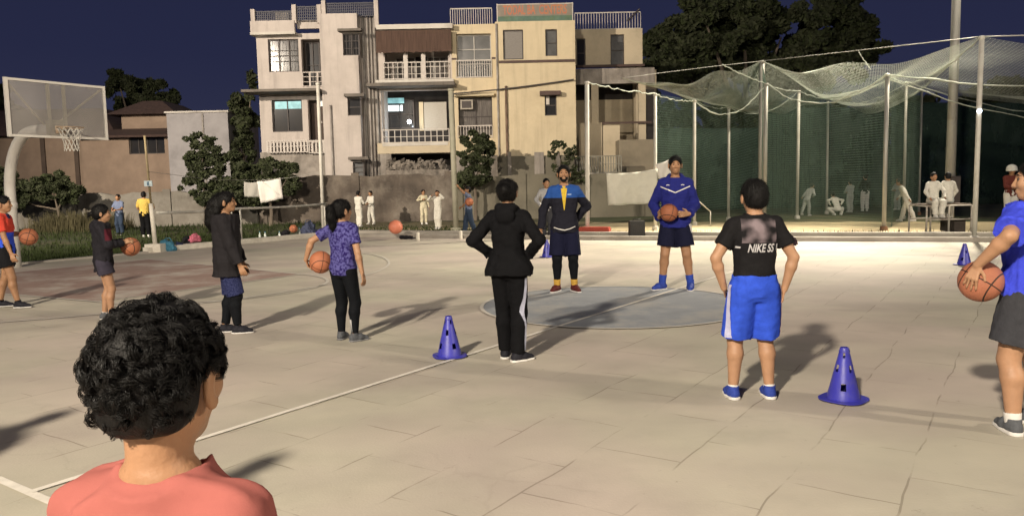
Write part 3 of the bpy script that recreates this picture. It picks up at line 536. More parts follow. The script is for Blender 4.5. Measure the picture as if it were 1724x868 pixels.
def leaf_cloud(blobs,n,size,rng):
    """n leaf faces on the shells and through the volume of many sub-clumps; blobs: (centre, radii)"""
    C=[];Rr=[]
    for c,r in blobs:
        for _ in range(24):
            d=rng.normal(size=3); d/=np.linalg.norm(d); rad=rng.uniform(.45,1.02)
            C.append(np.array(c)+d*np.array(r)*rad); Rr.append(np.mean(r)*rng.uniform(.14,.30))
    C=np.array(C);Rr=np.array(Rr); wts=Rr**2/np.sum(Rr**2); k=rng.choice(len(C),n,p=wts)
    d=rng.normal(size=(n,3)); d/=np.linalg.norm(d,axis=1)[:,None]; rr=rng.uniform(.35,1.15,n)**.6
    P=C[k]+d*(Rr[k]*rr)[:,None]*np.array([1.15,1.15,.8])
    a=rng.normal(size=(n,3)); a/=np.linalg.norm(a,axis=1)[:,None]; b_=np.cross(a,rng.normal(size=(n,3))); b_/=np.linalg.norm(b_,axis=1)[:,None]
    s_=size*rng.uniform(.5,1.4,n)[:,None]; a=a*s_; b_=b_*s_*.55
    V=np.stack([P-a,P-b_*.9,P+a,P+b_*.9],1).reshape(-1,3); F=np.arange(4*n).reshape(-1,4); return V,F,(rng.random(n)<.35).astype(int)
def tree(loc,blobs,n,size,trunk_h,trunk_r,label,name='tree',cat='tree',group=None,seed=1,mats=None,limbs=True):
    rng=np.random.default_rng(seed); loc=Vector(loc); rt=empty(name,loc,0,label,cat,group)
    V,F,mi=leaf_cloud(blobs,n,size,rng); np_mesh('crown' if name=='tree' else 'foliage',V,F,mats or [LEAF,LEAF2],rt,mi,off=tuple(loc))
    tm=MB(); top=Vector((loc.x,loc.y,loc.z+trunk_h)); tm.tube([loc,loc.lerp(top,.5)+Vector((trunk_r*.6,0,0)),top],[trunk_r*1.3,trunk_r,trunk_r*.7],8)
    if limbs:
        for c,r in blobs:
            c=Vector(c); m1=top.lerp(c,.5)+Vector((0,0,-.08*(c-top).length)); tm.tube([top+Vector((0,0,-.1)),m1,c],[trunk_r*.55,trunk_r*.35,trunk_r*.12],6)
    tm.build('trunk' if name=='tree' else 'stem',BARK,rt); return rt
def blobs_px(lst,Y,depth=.8):
    out=[]
    for px,py,rx,ry in lst:
        s_=Y/FPX; c=at(px,py,Y); out.append(((c.x,Y+random.uniform(-1,1)*depth,c.z),(rx*s_,max(rx,ry)*s_*.8,ry*s_)))
    return out
tree((at(1255,360,54).x,54,GZ),blobs_px([(1120,90,55,45),(1180,50,70,60),(1250,28,75,50),(1320,60,80,60),(1390,60,60,60),(1430,90,45,50),(1240,110,80,50),(1330,130,70,40),(1100,120,40,22),(1390,20,50,30),(1160,135,60,30),(1440,45,30,40)],54,2),80000,.24,5.5,.45,'huge dark spreading tree rising behind the netted cage',seed=3)
tree((at(240,350,58).x,58,GZ),blobs_px([(215,150,28,26),(245,162,38,30),(270,180,26,22),(210,180,30,24)],58,1.5),16000,.22,5,.3,'dark tree above the hipped roof at the left',seed=4)
tree((at(412,350,43).x,43,GZ),blobs_px([(415,185,26,40),(402,240,26,40),(420,290,30,40),(385,300,34,30),(425,135,8,16)],43,.6),12000,.15,3,.18,'narrow dark tree squeezed beside the leftmost tall house',seed=5)
tree((at(20,350,52).x,52,GZ),blobs_px([(20,200,40,30),(-30,180,50,50),(70,215,40,18)],52,1),8000,.22,4,.3,'dark tree behind the basketball backboard',seed=6)
tree((at(1130,350,48).x,48,GZ),blobs_px([(1110,200,26,40),(1145,215,30,36),(1120,260,40,40),(1090,165,16,18)],48,1),9000,.17,3.2,.2,'dark tree between the rear house and the net poles',seed=7)
for i,(lst,Y,n,lab) in enumerate([([(1180,200,40,50),(1230,190,50,40),(1200,260,60,50),(1270,230,50,60)],50,9000,'low dark tree behind the green screen, nearest the houses'),
    ([(1340,210,60,45),(1400,200,50,40),(1370,270,70,50),(1450,225,50,50)],52,10000,'low dark tree behind the middle of the green screen'),
    ([(1520,190,55,42),(1580,200,50,40),(1550,260,70,50),(1490,240,50,50)],50,10000,'low dark tree behind the tall lighting mast'),
    ([(1660,180,60,40),(1720,170,60,50),(1690,260,80,60),(1790,200,60,60),(1615,215,40,40)],48,11000,'dark tree behind the green screen at the far right')]):
    tree((at(lst[0][0]+20,350,Y).x,Y,GZ),blobs_px(lst,Y,1),n,.2,3,.25,lab,seed=20+i)
hedge=[([(5,310,36,34),(40,316,32,30),(60,325,24,20)],'dense dark hedge bush behind the boy in red and blue'),([(85,316,32,30),(118,322,26,24),(20,330,30,20)],'dense dark hedge bush left of the standing men')]
for i,(lst,lab) in enumerate(hedge): tree((at(lst[0][0]+12,350,33.5).x,33.5,GZ),blobs_px(lst,33.5,.5),15000,.08,1.0,.08,lab,'bush','bush',seed=30+i)
tree((at(-60,350,33).x,33,GZ),blobs_px([(-60,290,50,40)],33,.5),5000,.1,1.2,.1,'dark bush outside the left edge of the court','bush','bush',seed=33)
tree((at(345,350,33.5).x,33.5,GZ),blobs_px([(335,238,26,16),(340,270,34,26),(375,280,40,28),(345,315,38,28),(400,300,36,26),(385,330,40,20)],33.5,.5),15000,.085,1.2,.09,'large dark bush overgrowing the old wall behind the grey jacket girl','bush','bush',seed=34)
tree((at(455,350,33.5).x,33.5,GZ),blobs_px([(455,285,32,24),(475,310,28,26),(440,325,30,22),(490,290,16,18)],33.5,.5),11000,.085,1.1,.08,'dark bush behind the pair of hanging white sheets','bush','bush',seed=35)
tree((at(800,350,34.6).x,34.6,GZ),blobs_px([(795,235,24,18),(815,250,20,22),(790,265,20,16),(800,292,30,18),(815,275,18,16),(785,305,22,12)],34.6,.3),11000,.085,1.8,.07,'leafy creeper climbing the cream house beside the grey pole','bush','bush',seed=36)
tree((at(950,350,34.8).x,34.8,GZ),blobs_px([(940,242,16,10),(962,258,12,18),(950,290,22,16),(930,260,10,8),(975,300,14,12)],34.8,.2),1900,.07,1.6,.035,'sparse twiggy shrub on the wall below the cream house','bush','bush',seed=37)
TALL=mat('dry_grass_leaf',(.085,.075,.042),.95,.3,2,col2=(.045,.042,.022),spec=.1)
rng=np.random.default_rng(9); n=3200; X=rng.uniform(at(60,350,32).x,at(200,350,32).x,n); Yv=rng.uniform(31.2,33.4,n); hh=rng.uniform(.2,.95,n)*(.5+.5*np.sin(X*3.1)**2); lx=rng.normal(0,.12,n); wd=.012
V_=np.stack([np.stack([X-wd,Yv,np.full(n,GZ)],1),np.stack([X+wd,Yv,np.full(n,GZ)],1),np.stack([X+lx+wd*.4,Yv,GZ+hh],1),np.stack([X+lx-wd*.4,Yv,GZ+hh],1)],1).reshape(-1,3)
tg=np_mesh('tall_grass',V_,np.arange(4*n).reshape(-1,4),TALL); tag(tg,'tall dry weeds standing in front of the old wall at left','weeds',kind='stuff')
for i in range(7):
    px=random.uniform(262,525); 
for i,(px,py) in enumerate(((283,392),(300,394),(425,382),(447,380),(470,378))): pass

# ================================================================== POLES, RAILS AND NETS
MET=mat('pole_pale_paint',(.50,.48,.43),.55,.1,2,stain=.4,stain_col=(.25,.21,.16),stain_scale=2.5,spec=.4)
METG=mat('pole_galvanised',(.36,.35,.32),.5,.15,2,metal=.3,stain=.4,stain_col=(.20,.17,.13),stain_scale=2)
RUST=mat('rust_brown',(.16,.085,.05),.85,.3,6)
def pole(px,pyb,pxt,pyt,Y,r,label,name='net_pole',cat='pole',m=MET,group=None,top=None,cap=True):
    b0=at(px,pyb,Y) if Y else gr(px,pyb); Yb=b0.y; z=at(pxt,pyt,Yb).z if top is None else top
    x=b0.x; rt=empty(name,(x,Yb,GZ),0,label,cat,group)
    mb=MB(); xt=at(pxt,pyt,Yb).x; lean=max(-.15,min(.15,xt-x)); mb.tube([(x,Yb,GZ),(x+lean*.5,Yb,(z+GZ)/2),(x+lean,Yb,z)],r,10); mb.build('shaft',m,rt,True)
    c_=MB(); c_.lathe([(0,z+.02),(r*.9,z+.015),(r*1.25,z),(r*1.25,z-.06),(r,z-.065)],10,(x+lean,Yb,0)); c_.build('cap',m,rt,True)
    f_=MB(); f_.lathe([(r,GZ+.13),(r*1.7,GZ+.12),(r*1.9,GZ)],10,(x,Yb,0)); f_.build('foot',RUST if m is METG else m,rt)
    return Vector((x+lean,Yb,z))
def Yfor(px,py,h):
    d=ray(px,py); return (h-CH)*d[1]/d[2]
GN='poles carrying the practice nets'
L0=pole(989,397,988,138,22.0,.062,'white net pole right beside the coach in black and blue',group=GN)
L1=pole(1103,300,1103,158,Yfor(1103,158,4.3),.055,'pale net pole just left of the blue hoodie coach\'s head',group=GN)
L2=pole(1169,375,1169,169,Yfor(1169,169,4.3),.06,'pale net pole right of the blue hoodie coach',group=GN)
L3=pole(1227,300,1227,181,Yfor(1227,181,4.3),.055,'thin pale net pole above the head of the boy in blue shorts',group=GN)
M0=pole(1280,372,1283,103,None,.10,'tallest stout net pole right of the boy in blue shorts',group=GN,m=METG)
M1=pole(1287,360,1290,141,Yfor(1290,141,4.9),.075,'shorter pole directly against the tallest net pole',group=GN,m=METG)
M2=pole(1342,368,1345,153,Yfor(1345,153,4.9),.06,'pale net pole left of the leaning bowler in white',group=GN)
M3=pole(1392,350,1394,168,Yfor(1394,168,4.9),.05,'thin pale net pole beside the crouching player',group=GN)
R0=pole(1640,404,1653,62,None,.055,'white net pole nearest the court at the right, knob at its foot',group=GN)
R1=pole(1488,386,1494,125,None,.06,'greyish net pole at the centre of the cage, left of two closer-set poles',group=GN,m=METG)
R2=pole(1521,372,1526,139,Yfor(1526,139,4.9),.05,'pale net pole rising beside the running player in white',group=GN)
R3=pole(1547,360,1552,153,Yfor(1552,153,4.9),.045,'thin grey net pole left of the metal trolley',group=GN,m=METG)
# tall lighting mast
mb_=gr(1597,372); mz=13.0; rt=empty('lighting_mast',(mb_.x,mb_.y,GZ),0,'very tall steel lighting mast rising out of frame behind the trolley','mast')
m_=MB(); m_.tube([(mb_.x,mb_.y,GZ),(mb_.x+.02,mb_.y,5),(mb_.x+.03,mb_.y,mz)],[.16,.145,.10],14); m_.build('shaft',METG,rt,True)
m_=MB(); m_.box(mb_.x-1,mb_.x+1,mb_.y-.06,mb_.y+.06,mz-.1,mz+.02); m_.build('crossbar',METG,rt)
LAMPM=mat('floodlight_glass',(1,.93,.8),.3,.01,3,emit=12)
def lamp_head(rt,c,aim):
    d=(Vector(aim)-Vector(c)).normalized(); sx_=d.cross(Vector((0,0,1))).normalized(); uz=sx_.cross(d)
    m_=MB(); m_.obox(Vector(c)-d*.14,sx_,d,uz,.28,.12,.2); hd=m_.build('floodlight',METG,rt); m_=MB(); m_.obox(Vector(c)-d*.012,sx_,d,uz,.25,.006,.17); m_.build('lamp_glass',LAMPM,hd)
lamp_head(rt,(mb_.x-.8,mb_.y-.3,mz+.25),(9,24,0)); lamp_head(rt,(mb_.x+.8,mb_.y-.3,mz+.25),(20,34,0))
m_=MB(); m_.box(mb_.x-.2,mb_.x+.2,mb_.y-.28,mb_.y-.17,.6,1.5); m_.build('junction_box',WF,rt)
for nm,p,aim,lab in (('lighting_mast',FL_A,(1,13,0),'floodlight mast behind the photographer'),('lighting_mast',FL_B,(-2,36,7),'floodlight mast far to the left'),('lighting_mast',FL_D,(3,10,0),'floodlight mast to the right of the court')):
    rt=empty(nm,(p[0]-.3,p[1]-.4,0),0,lab,'mast'); dv=(Vector(aim)-Vector(p)); dv.z=0; dv.normalize(); b0=Vector((p[0],p[1],0))-dv*.6
    m_=MB(); m_.tube([(b0.x,b0.y,-.03),(b0.x,b0.y,p[2]+.1)],[.14,.09],12); m_.build('shaft',METG,rt,True); lamp_head(rt,Vector(p)-(Vector(aim)-Vector(p)).normalized()*.18,aim)
# poles in front of the houses
pole(545,392,535,140,26.8,.062,'slim cream pole behind the purple-shirted girl',name='flood_pole',m=MET)
pole(768,389,759,150,26.6,.095,'grey-green pole with pale upper half beside the ball-holding man',name='flood_pole',m=mat('pole_greygreen',(.26,.26,.19),.7,.3,1.2,col2=(.40,.37,.29)))
# left corner post with sign
b0=gr(262,424); Yp=b0.y; rt=empty('corner_post',(b0.x,Yp,0),0,'white corner post on a block with thin yellow upper pole and tiny plate','post')
zb_=at(258,342,Yp).z; zt_=at(250,228,Yp).z
m_=MB(); m_.tube([(b0.x,Yp,.2),(b0.x-.04,Yp,zb_)],.055,10); m_.build('lower_post',KW,rt,True); m_=MB(); m_.tube([(b0.x-.04,Yp,zb_-.02),(b0.x-.09,Yp,zt_)],.028,8); m_.build('upper_pole',mat('pole_yellowish',(.34,.27,.15),.7,.2,3),rt,True)
m_=MB(); m_.box(b0.x-.2,b0.x+.2,Yp-.16,Yp+.16,0,.21); m_.build('base_block',KW,rt)
c_=at(251,309,Yp); m_=MB(); m_.box(c_.x-.1,c_.x+.1,Yp-.06,Yp-.03,c_.z-.07,c_.z+.07); m_.build('plate',mat('plate_white_blue',(.55,.66,.70),.4,.2,9),rt)
m_=MB(); m_.box(c_.x-.02,c_.x+.02,Yp-.07,Yp-.062,c_.z-.05,c_.z+.05); m_.build('plate_mark',mat('plate_mark',(.1,.2,.3),.5),rt)
# pipe rail along the kerb
rl=empty('pipe_railing',(kw.x,kw.y,.1),0,'white pipe railing along the grass edge between corner post and slim pole','railing')
m_=MB(); ra=at(264,358,Yp); rb=at(404,351,22.6); rc_=at(550,343,26.6); pts=[ra.lerp(rb,k/6)+Vector((0,0,-.03*math.sin(math.pi*k/6))) for k in range(7)]+[rb.lerp(rc_,k/6)+Vector((0,0,-.03*math.sin(math.pi*k/6))) for k in range(1,7)]
m_.tube(pts,.035,8); m_.build('top_rail',MET,rl,True)
for t_ in (rb,ra.lerp(rb,.98)+Vector((-.14,-.2,0)),rb.lerp(rc_,.97)): m_=MB(); m_.tube([(t_.x,t_.y,.08),(t_.x,t_.y,t_.z)],.03,8); m_.build('upright',MET,rl,True)
# hanging sheets
CLOTH=mat('sheet_white',(.60,.57,.53),.9,.06,2,stain=.25,stain_col=(.38,.36,.33),stain_scale=1.5)
CLOTHG=mat('sheet_grey',(.30,.29,.26),.9,.08,2)
def cloth(name,c4,m,label,cat,nx=16,nz=10,amp=.05,mark=None,group=None,seed=0):
    rnd=random.Random(seed); A,B,Cc,D=[Vector(p) for p in c4]; ph=rnd.random()*6; mb=MB(); vs=[]
    for side in (0,.012):
        for j in range(nz+1):
            for i in range(nx+1):
                u_,v_=i/nx,j/nz; p=A.lerp(B,u_).lerp(D.lerp(Cc,u_),v_); p=p+Vector((0,amp*(math.sin(u_*9+ph+v_*2)+.5*math.sin(u_*21-v_*5))*(.4+v_)+side,-.04*math.sin(math.pi*u_)*(1-v_)+.012*math.sin(u_*17)*v_)); vs.append(p)
    K=(nx+1)*(nz+1); fs=[]
    for s_ in (0,1):
        for j in range(nz):
            for i in range(nx):
                a=s_*K+j*(nx+1)+i; q=(a,a+1,a+nx+2,a+nx+1); fs.append(q if s_ else q[::-1])
    bd=[i for i in range(nx)]+[j*(nx+1)+nx for j in range(nz)]+[nz*(nx+1)+i for i in range(nx,0,-1)]+[j*(nx+1) for j in range(nz,0,-1)]
    for k in range(len(bd)): a,b2=bd[k],bd[(k+1)%len(bd)]; fs.append((a,b2,b2+K,a+K))
    mb.add(vs,fs); o=mb.build(name,m,None,True,loc=D.lerp(Cc,.5)); tag(o,label,cat,group); return o
Yb=22.9
cloth('banner',[at(1021,292,Yb),at(1107,284,Yb),at(1106,342,Yb),at(1024,346,Yb)],mat('banner_white',(.56,.54,.46),.9,.07,2,stain=.4,stain_col=(.38,.36,.30),stain_scale=2.5),'wide crumpled off-white banner tied between net poles left of the blue coach','banner',20,12,.05,seed=3)
cloth('sheet',[at(1105,276,Yb+.1),at(1136,262,Yb+.1),at(1132,318,Yb+.1),at(1108,300,Yb+.1)],CLOTH,'small loose white sheet end flapping behind the blue coach\'s head','sheet',8,8,.07,seed=4)
cloth('sheet',[at(433,305,27),at(472,299,27),at(476,334,27),at(439,342,27)],CLOTH,'bright white sheet with faint grey print hanging on the wire','sheet',10,8,.03,seed=5)
cloth('sheet',[at(411,306,27.1),at(436,305,27.1),at(437,332,27.1),at(411,331,27.1)],CLOTHG,'duller grey sheet hanging left of the bright white one','sheet',8,8,.03,seed=6)
wr=empty('hanging_wire',(0,0,0),0,'thin wire the two sheets hang from, between corner post and slim pole','wire'); p0=Vector((b0.x-.08,Yp,zt_-.9)); p1=at(537,290,26.8); pm_=at(440,303,27.05); m_=MB(); m_.tube([p0,p0.lerp(pm_,.5)+Vector((0,0,-.1)),pm_,pm_.lerp(p1,.5)+Vector((0,0,-.05)),p1],.006,5); wr.location=p0; m_.build('cable',METG,wr)
# netting made of real strands
def net_mesh(P,th,name,m,parent=None,off=(0,0,0)):
    """P: (nu,nv,3) grid of knots -> three-sided strands along both directions"""
    P=np.asarray(P,dtype=np.float64); Vs=[];Fs=[];base=0
    for G in (P,np.swapaxes(P,0,1)):
        nu,nv,_=G.shape; T=np.gradient(G,axis=1); T/=np.linalg.norm(T,axis=2,keepdims=True)+1e-9
        ref=np.zeros_like(T); ref[...,2]=1; ref[np.abs(T[...,2])>.8]=(1,0,0); A=np.cross(T,ref); A/=np.linalg.norm(A,axis=2,keepdims=True)+1e-9; B=np.cross(T,A)
        ring=np.stack([G+(A*math.cos(a)+B*math.sin(a))*th for a in (0,2.094,4.189)],2)   # nu,nv,3,3
        Vs.append(ring.reshape(-1,3)); idx=np.arange(nu*nv*3).reshape(nu,nv,3)+base
        for k in range(3):
            k2=(k+1)%3; Fs.append(np.stack([idx[:,:-1,k],idx[:,:-1,k2],idx[:,1:,k2],idx[:,1:,k]],-1).reshape(-1,4))
        base+=nu*nv*3
    return np_mesh(name,np.concatenate(Vs),np.concatenate(Fs),m,parent,off=off)
def patch(A,B,C,D,nu,nv,sag,wob=.0,seed=0,edge_sag=0):
    rng=np.random.default_rng(seed); u_=np.linspace(0,1,nu)[:,None,None]; v_=np.linspace(0,1,nv)[None,:,None]
    A,B,C,D=[np.array(tuple(p)) for p in (A,B,C,D)]
    P=(A*(1-u_)+B*u_)*(1-v_)+(D*(1-u_)+C*u_)*v_
    z=-sag*4*(u_*(1-u_))*(.6+.4*np.sin(math.pi*v_))-edge_sag*4*v_*(1-v_)
    for _ in range(5): a,b2,ph=rng.uniform(1,6,3); z=z+wob*np.sin(u_*a*3+v_*b2*4+ph)*np.sin(math.pi*u_)
    P[...,2:3]+=z; return P
NETW=mat('net_cord_pale',(.40,.43,.37),.8,.1,2); NETG=mat('net_cord_green',(.12,.18,.14),.8,.15,2)
cage=empty('net_cage',(6.5,27,GZ),0,'large cricket practice net with sagging pale roof netting and green sides','net')
L00=L0+Vector((0,0,-.02)); Lb=L3+Vector((1.5,5,0)); Mb=M3+Vector((2.0,4,0)); Rb=R3+Vector((2.5,5,0)); RR=Vector((24,16.5,4.7)); RRb=Vector((30,32,4.7))
Ls=at(1045,132,24.5)
roof=[(Ls,M0,M3,L3,90,70,.55,.05,1),(M0,R0,R3,M3,90,80,.85,.08,2),(R0,RR,RRb,R3,90,80,.9,.08,3)]
for (a,b2,c,d,nu,nv,sag,wob,sd_) in roof: net_mesh(patch(a,b2,c,d,int(nu*1.5),int(nv*1.5),sag,wob,sd_),.0030,'roof_netting',NETW,cage,tuple(cage.location))
def cable(a,b2,sag,r,name='cable',m=NETW,n=24,jit=0,cg=cage):
    rn=random.Random(int(a.x*100)); m_=MB(); pts=[a.lerp(b2,k/n)+Vector((0,0,-4*sag*(k/n)*(1-k/n)+rn.uniform(-jit,jit))) for k in range(n+1)]; m_.tube(pts,[r*(rn.uniform(.22,.6) if jit else 1) for _ in pts],6); return m_.build(name,m,cg,True)
cable(L0,L1,.05,.05,'gathered_net',jit=.03); cable(L1,L2,.1,.045,'gathered_net',jit=.03); cable(L2,L3,.12,.035,'gathered_net',jit=.02)
cable(Ls,M0,-.02,.010,m=METG); cable(M0,R0,.0,.012,m=METG); cable(R0,RR,.05,.015,m=METG); cable(L2,M1,.75,.05,'gathered_net',jit=.03); cable(L3,M2,.5,.035,'gathered_net',jit=.03)
cable(M1,M2,.08,.04,'gathered_net',jit=.02); cable(M2,R1,.45,.05,'gathered_net',jit=.03); cable(M2,M3,.05,.03,'gathered_net',jit=.02); cable(R1,R2,.05,.045,'gathered_net',jit=.02); cable(R2,R3,.05,.04,'gathered_net',jit=.02)
cable(at(1215,108,27),M1,.05,.035,'gathered_net',jit=.02); cable(M3,R2,.4,.04,'gathered_net',jit=.03); cable(R2,RRb,1.1,.05,'gathered_net',jit=.04); cable(R0,R2,.25,.04,'gathered_net',jit=.03); cable(R1,RR,.9,.05,'gathered_net',jit=.04); cable(R1+Vector((0,0,-.1)),RRb,1.3,.04,'gathered_net',jit=.04); cable(M1,R1,.75,.045,'gathered_net',jit=.04)
cable(at(1446,88,22.5),at(1466,116,22.7),.02,.03,'gathered_net',jit=.02)
def vert(a,b2,nu,nv,th,m,sd_=0,name='side_netting',wob=.05):
    a=Vector(a);b2=Vector(b2); P=patch(a,b2,Vector((b2.x,b2.y,GZ+.02)),Vector((a.x,a.y,GZ+.02)),nu,nv,.0,0,sd_); rng=np.random.default_rng(sd_)
    u_=np.linspace(0,1,nu)[:,None]; v_=np.linspace(0,1,nv)[None,:]; P[...,1]+=wob*(np.sin(u_*17+v_*3)+.6*np.sin(u_*31+1))*v_; net_mesh(P,th,name,m,cage,tuple(cage.location))
vert(L1,L2,71,57,.0027,NETG,1); vert(L2,M0,71,57,.0027,NETG,2); vert(M0,M1,34,57,.0027,NETG,3); vert(M1+Vector((0,0,-.2)),M3,102,61,.0027,NETG,4); vert(M1+Vector((0,0,-.5)),R1,119,61,.0027,NETG,5); vert(R1,R3,85,61,.0027,NETG,6)
# green shade screen at the far end of the field
SC=mat('shade_cloth_green',(.046,.078,.060),.95,.3,.6,col2=(.028,.050,.040),stain=.7,stain_col=(.085,.108,.095),stain_scale=.3,stretch=(1,1,.5),alpha=.85,spec=.1)
YS=41.5
def screen(px0,px1,pt,label,sd_):
    a=at(px0,pt,YS); b2=at(px1,pt,YS+.0); o=cloth('green_screen',[a,b2,Vector((b2.x,YS,GZ)),Vector((a.x,YS,GZ))],SC,label,'screen',60,12,.10,seed=sd_,group='green screens behind the pitch'); return o
screen(1096,1278,215,'green shade screen left part, behind the boy in blue shorts',1); screen(1280,1500,180,'green shade screen middle part, behind the crouching player',2); screen(1502,1960,172,'green shade screen right part, behind the trolley',3)

# ================================================================== PEOPLE (one continuous skin surface each, garments and hair as children)
class Grid:
    def __init__(s,lo,hi,h):
        s.lo=np.array(lo,float); s.h=h; s.n=np.ceil((np.array(hi)-s.lo)/h).astype(int)+1; s.D=np.full(s.n,1.,dtype=np.float32)
    def win(s,lo,hi,m=.03):
        a=np.clip(np.floor((np.array(lo)-m-s.lo)/s.h).astype(int),0,s.n-1); b=np.clip(np.ceil((np.array(hi)+m-s.lo)/s.h).astype(int)+1,1,s.n)
        if np.any(b<=a): return None,None
        ax=[s.lo[i]+s.h*np.arange(a[i],b[i]) for i in range(3)]
        X,Y_,Z=np.meshgrid(*ax,indexing='ij'); return tuple(slice(a[i],b[i]) for i in range(3)),np.stack([X,Y_,Z],-1)
    def comb(s,sl,d,k,op):
        D=s.D[sl]
        if op=='u':
            if k>0:
                h=np.clip(.5+.5*(D-d)/k,0,1); s.D[sl]=D*(1-h)+d*h-k*h*(1-h)
            else: s.D[sl]=np.minimum(D,d)
        else:
            k=max(k,1e-4); h=np.clip(.5-.5*(D+d)/k,0,1); s.D[sl]=D*(1-h)-d*h+k*h*(1-h)
    def cone(s,a,b,ra,rb,k=.02,op='u',flat=False):
        a=np.array(a,float);b=np.array(b,float);m=max(ra,rb)+k
        sl,P=s.win(np.minimum(a,b)-m,np.maximum(a,b)+m)
        if sl is None: return
        ab=b-a; L2=max(ab@ab,1e-9); t=np.clip(((P-a)@ab)/L2,0,1); d=np.linalg.norm(P-a-t[...,None]*ab,axis=-1)-(ra+(rb-ra)*t)
        if flat:
            u=ab/math.sqrt(L2); d=np.maximum(d,(P-b)@u)
        s.comb(sl,d,k,op)
    def chain(s,pts,rs,k=.015,**q):
        for i in range(len(pts)-1): s.cone(pts[i],pts[i+1],rs[i],rs[i+1],k,**q)
    def ell(s,c,r,Rm=None,k=.02,op='u'):
        c=np.array(c,float); r=np.array(r,float); m=max(r)+k; sl,P=s.win(c-m,c+m)
        if sl is None: return
        Q=P-c
        if Rm is not None: Q=Q@np.array(Rm)
        k0=np.linalg.norm(Q/r,axis=-1); k1=np.linalg.norm(Q/(r*r),axis=-1)+1e-9; s.comb(sl,k0*(k0-1)/k1,k,op)
    def loft(s,secs,k=.02,infl=0,zlo=None,zhi=None,noise=0,op='u'):
        z=[q[0] for q in secs]; zl=z[0] if zlo is None else zlo; zh=z[-1] if zhi is None else zhi
        mr=max(max(q[3],q[4]) for q in secs)+infl+k; cx=[q[1] for q in secs]; cy=[q[2] for q in secs]
        sl,P=s.win((min(cx)-mr,min(cy)-mr,zl-.01),(max(cx)+mr,max(cy)+mr,zh+.01))
        if sl is None: return
        Z=P[0,0,:,2]; f=lambda j:np.interp(Z,z,[q[j] for q in secs])
        rx=f(3)+infl; ry=f(4)+infl; X=(P[...,0]-f(1)); Y_=(P[...,1]-f(2))
        pw=2.3; k0=((np.abs(X)/rx)**pw+(np.abs(Y_)/ry)**pw)**(1/pw)+1e-9; g=np.sqrt((X/rx**2)**2+(Y_/ry**2)**2)+1e-9; d=k0*(k0-1)/g*.95
        if noise: d=d+noise*wr_noise(P)
        d=np.maximum(d,np.maximum(P[...,2]-zh,zl-P[...,2])); s.comb(sl,d,k,op)
    def cut(s,n,c):
        """keep the side where n.p < c"""
        ax=[s.lo[i]+s.h*np.arange(s.n[i]) for i in range(3)]
        d=n[0]*ax[0][:,None,None]+n[1]*ax[1][None,:,None]+n[2]*ax[2][None,None,:]-c; s.D=np.maximum(s.D,d.astype(np.float32))
    def wrinkle(s,amp,seed=0,sc=1):
        ax=[s.lo[i]+s.h*np.arange(s.n[i]) for i in range(3)]; X,Y_,Z=np.meshgrid(*ax,indexing='ij',sparse=True)
        r=np.random.default_rng(seed); n=0
        for i in range(7):
            a=r.normal(size=3)*np.array([15,15,11])*sc*(1+.35*i); n=n+np.sin(a[0]*X+a[1]*Y_+a[2]*Z+r.uniform(0,6)+1.2*np.sin(6*sc*Z+5*sc*X+i))/(1+.35*i)
        near=np.abs(s.D)<.06; s.D=np.where(near,s.D+(amp*np.clip(n/2.2,-1.2,.35)).astype(np.float32),s.D)
    def mesh(s):
        D=s.D; S_=D<0; nx,ny,nz=[v-1 for v in D.shape]
        cs=[(i,j,k) for i in (0,1) for j in (0,1) for k in (0,1)]
        cnt=sum(S_[i:i+nx,j:j+ny,k:k+nz].astype(np.int8) for i,j,k in cs); msk=(cnt>0)&(cnt<8); ids=np.argwhere(msk)
        idx=np.full(msk.shape,-1,dtype=np.int64); idx[msk]=np.arange(len(ids))
        val={c:D[ids[:,0]+c[0],ids[:,1]+c[1],ids[:,2]+c[2]].astype(float) for c in cs}; acc=np.zeros((len(ids),3)); num=np.zeros(len(ids))
        for c in cs:
            for ax in range(3):
                if c[ax]: continue
                e_=list(c); e_[ax]=1; e_=tuple(e_); a,b=val[c],val[e_]; x=(a<0)!=(b<0); t=np.where(x,a/np.where(x,a-b,1),0)
                p=np.zeros((len(ids),3))+np.array(c,float); p[:,ax]+=t; acc+=p*x[:,None]; num+=x
        Vt=s.lo+(ids+acc/num[:,None])*s.h; F=[]
        for ax in range(3):
            u,v=[(1,2),(2,0),(0,1)][ax]; sh=list(D.shape); a=[slice(0,None)]*3; b=[slice(0,None)]*3; a[ax]=slice(0,-1); b[ax]=slice(1,None)
            A=S_[tuple(a)];B=S_[tuple(b)]; X=np.argwhere(A!=B); X=X[(X[:,u]>0)&(X[:,v]>0)&(X[:,u]<D.shape[u]-1)&(X[:,v]<D.shape[v]-1)]
            ins=A[X[:,0],X[:,1],X[:,2]]; du=np.zeros(3,int);du[u]=1;dv=np.zeros(3,int);dv[v]=1
            g=lambda q:idx[q[:,0],q[:,1],q[:,2]]
            q=np.stack([g(X-du-dv),g(X-dv),g(X),g(X-du)],1); q[~ins]=q[~ins][:,::-1]; F.append(q)
        F=np.concatenate(F); F=F[(F>=0).all(1)]; return Vt,F
def wr_noise(P): return 0
def rotz(a): c,s_=math.cos(a),math.sin(a); return np.array([[c,-s_,0],[s_,c,0],[0,0,1]])
def rotx(a): c,s_=math.cos(a),math.sin(a); return np.array([[1,0,0],[0,c,-s_],[0,s_,c]])
SKINS={}
def skin_mat(name,c): return mat(name,c,.55,.12,9,bump=.12,bscale=90,spec=.4)
SK=skin_mat('skin_brown',(.31,.165,.088)); SKL=skin_mat('skin_light_brown',(.36,.20,.115)); SKD=skin_mat('skin_deep_brown',(.21,.105,.058))
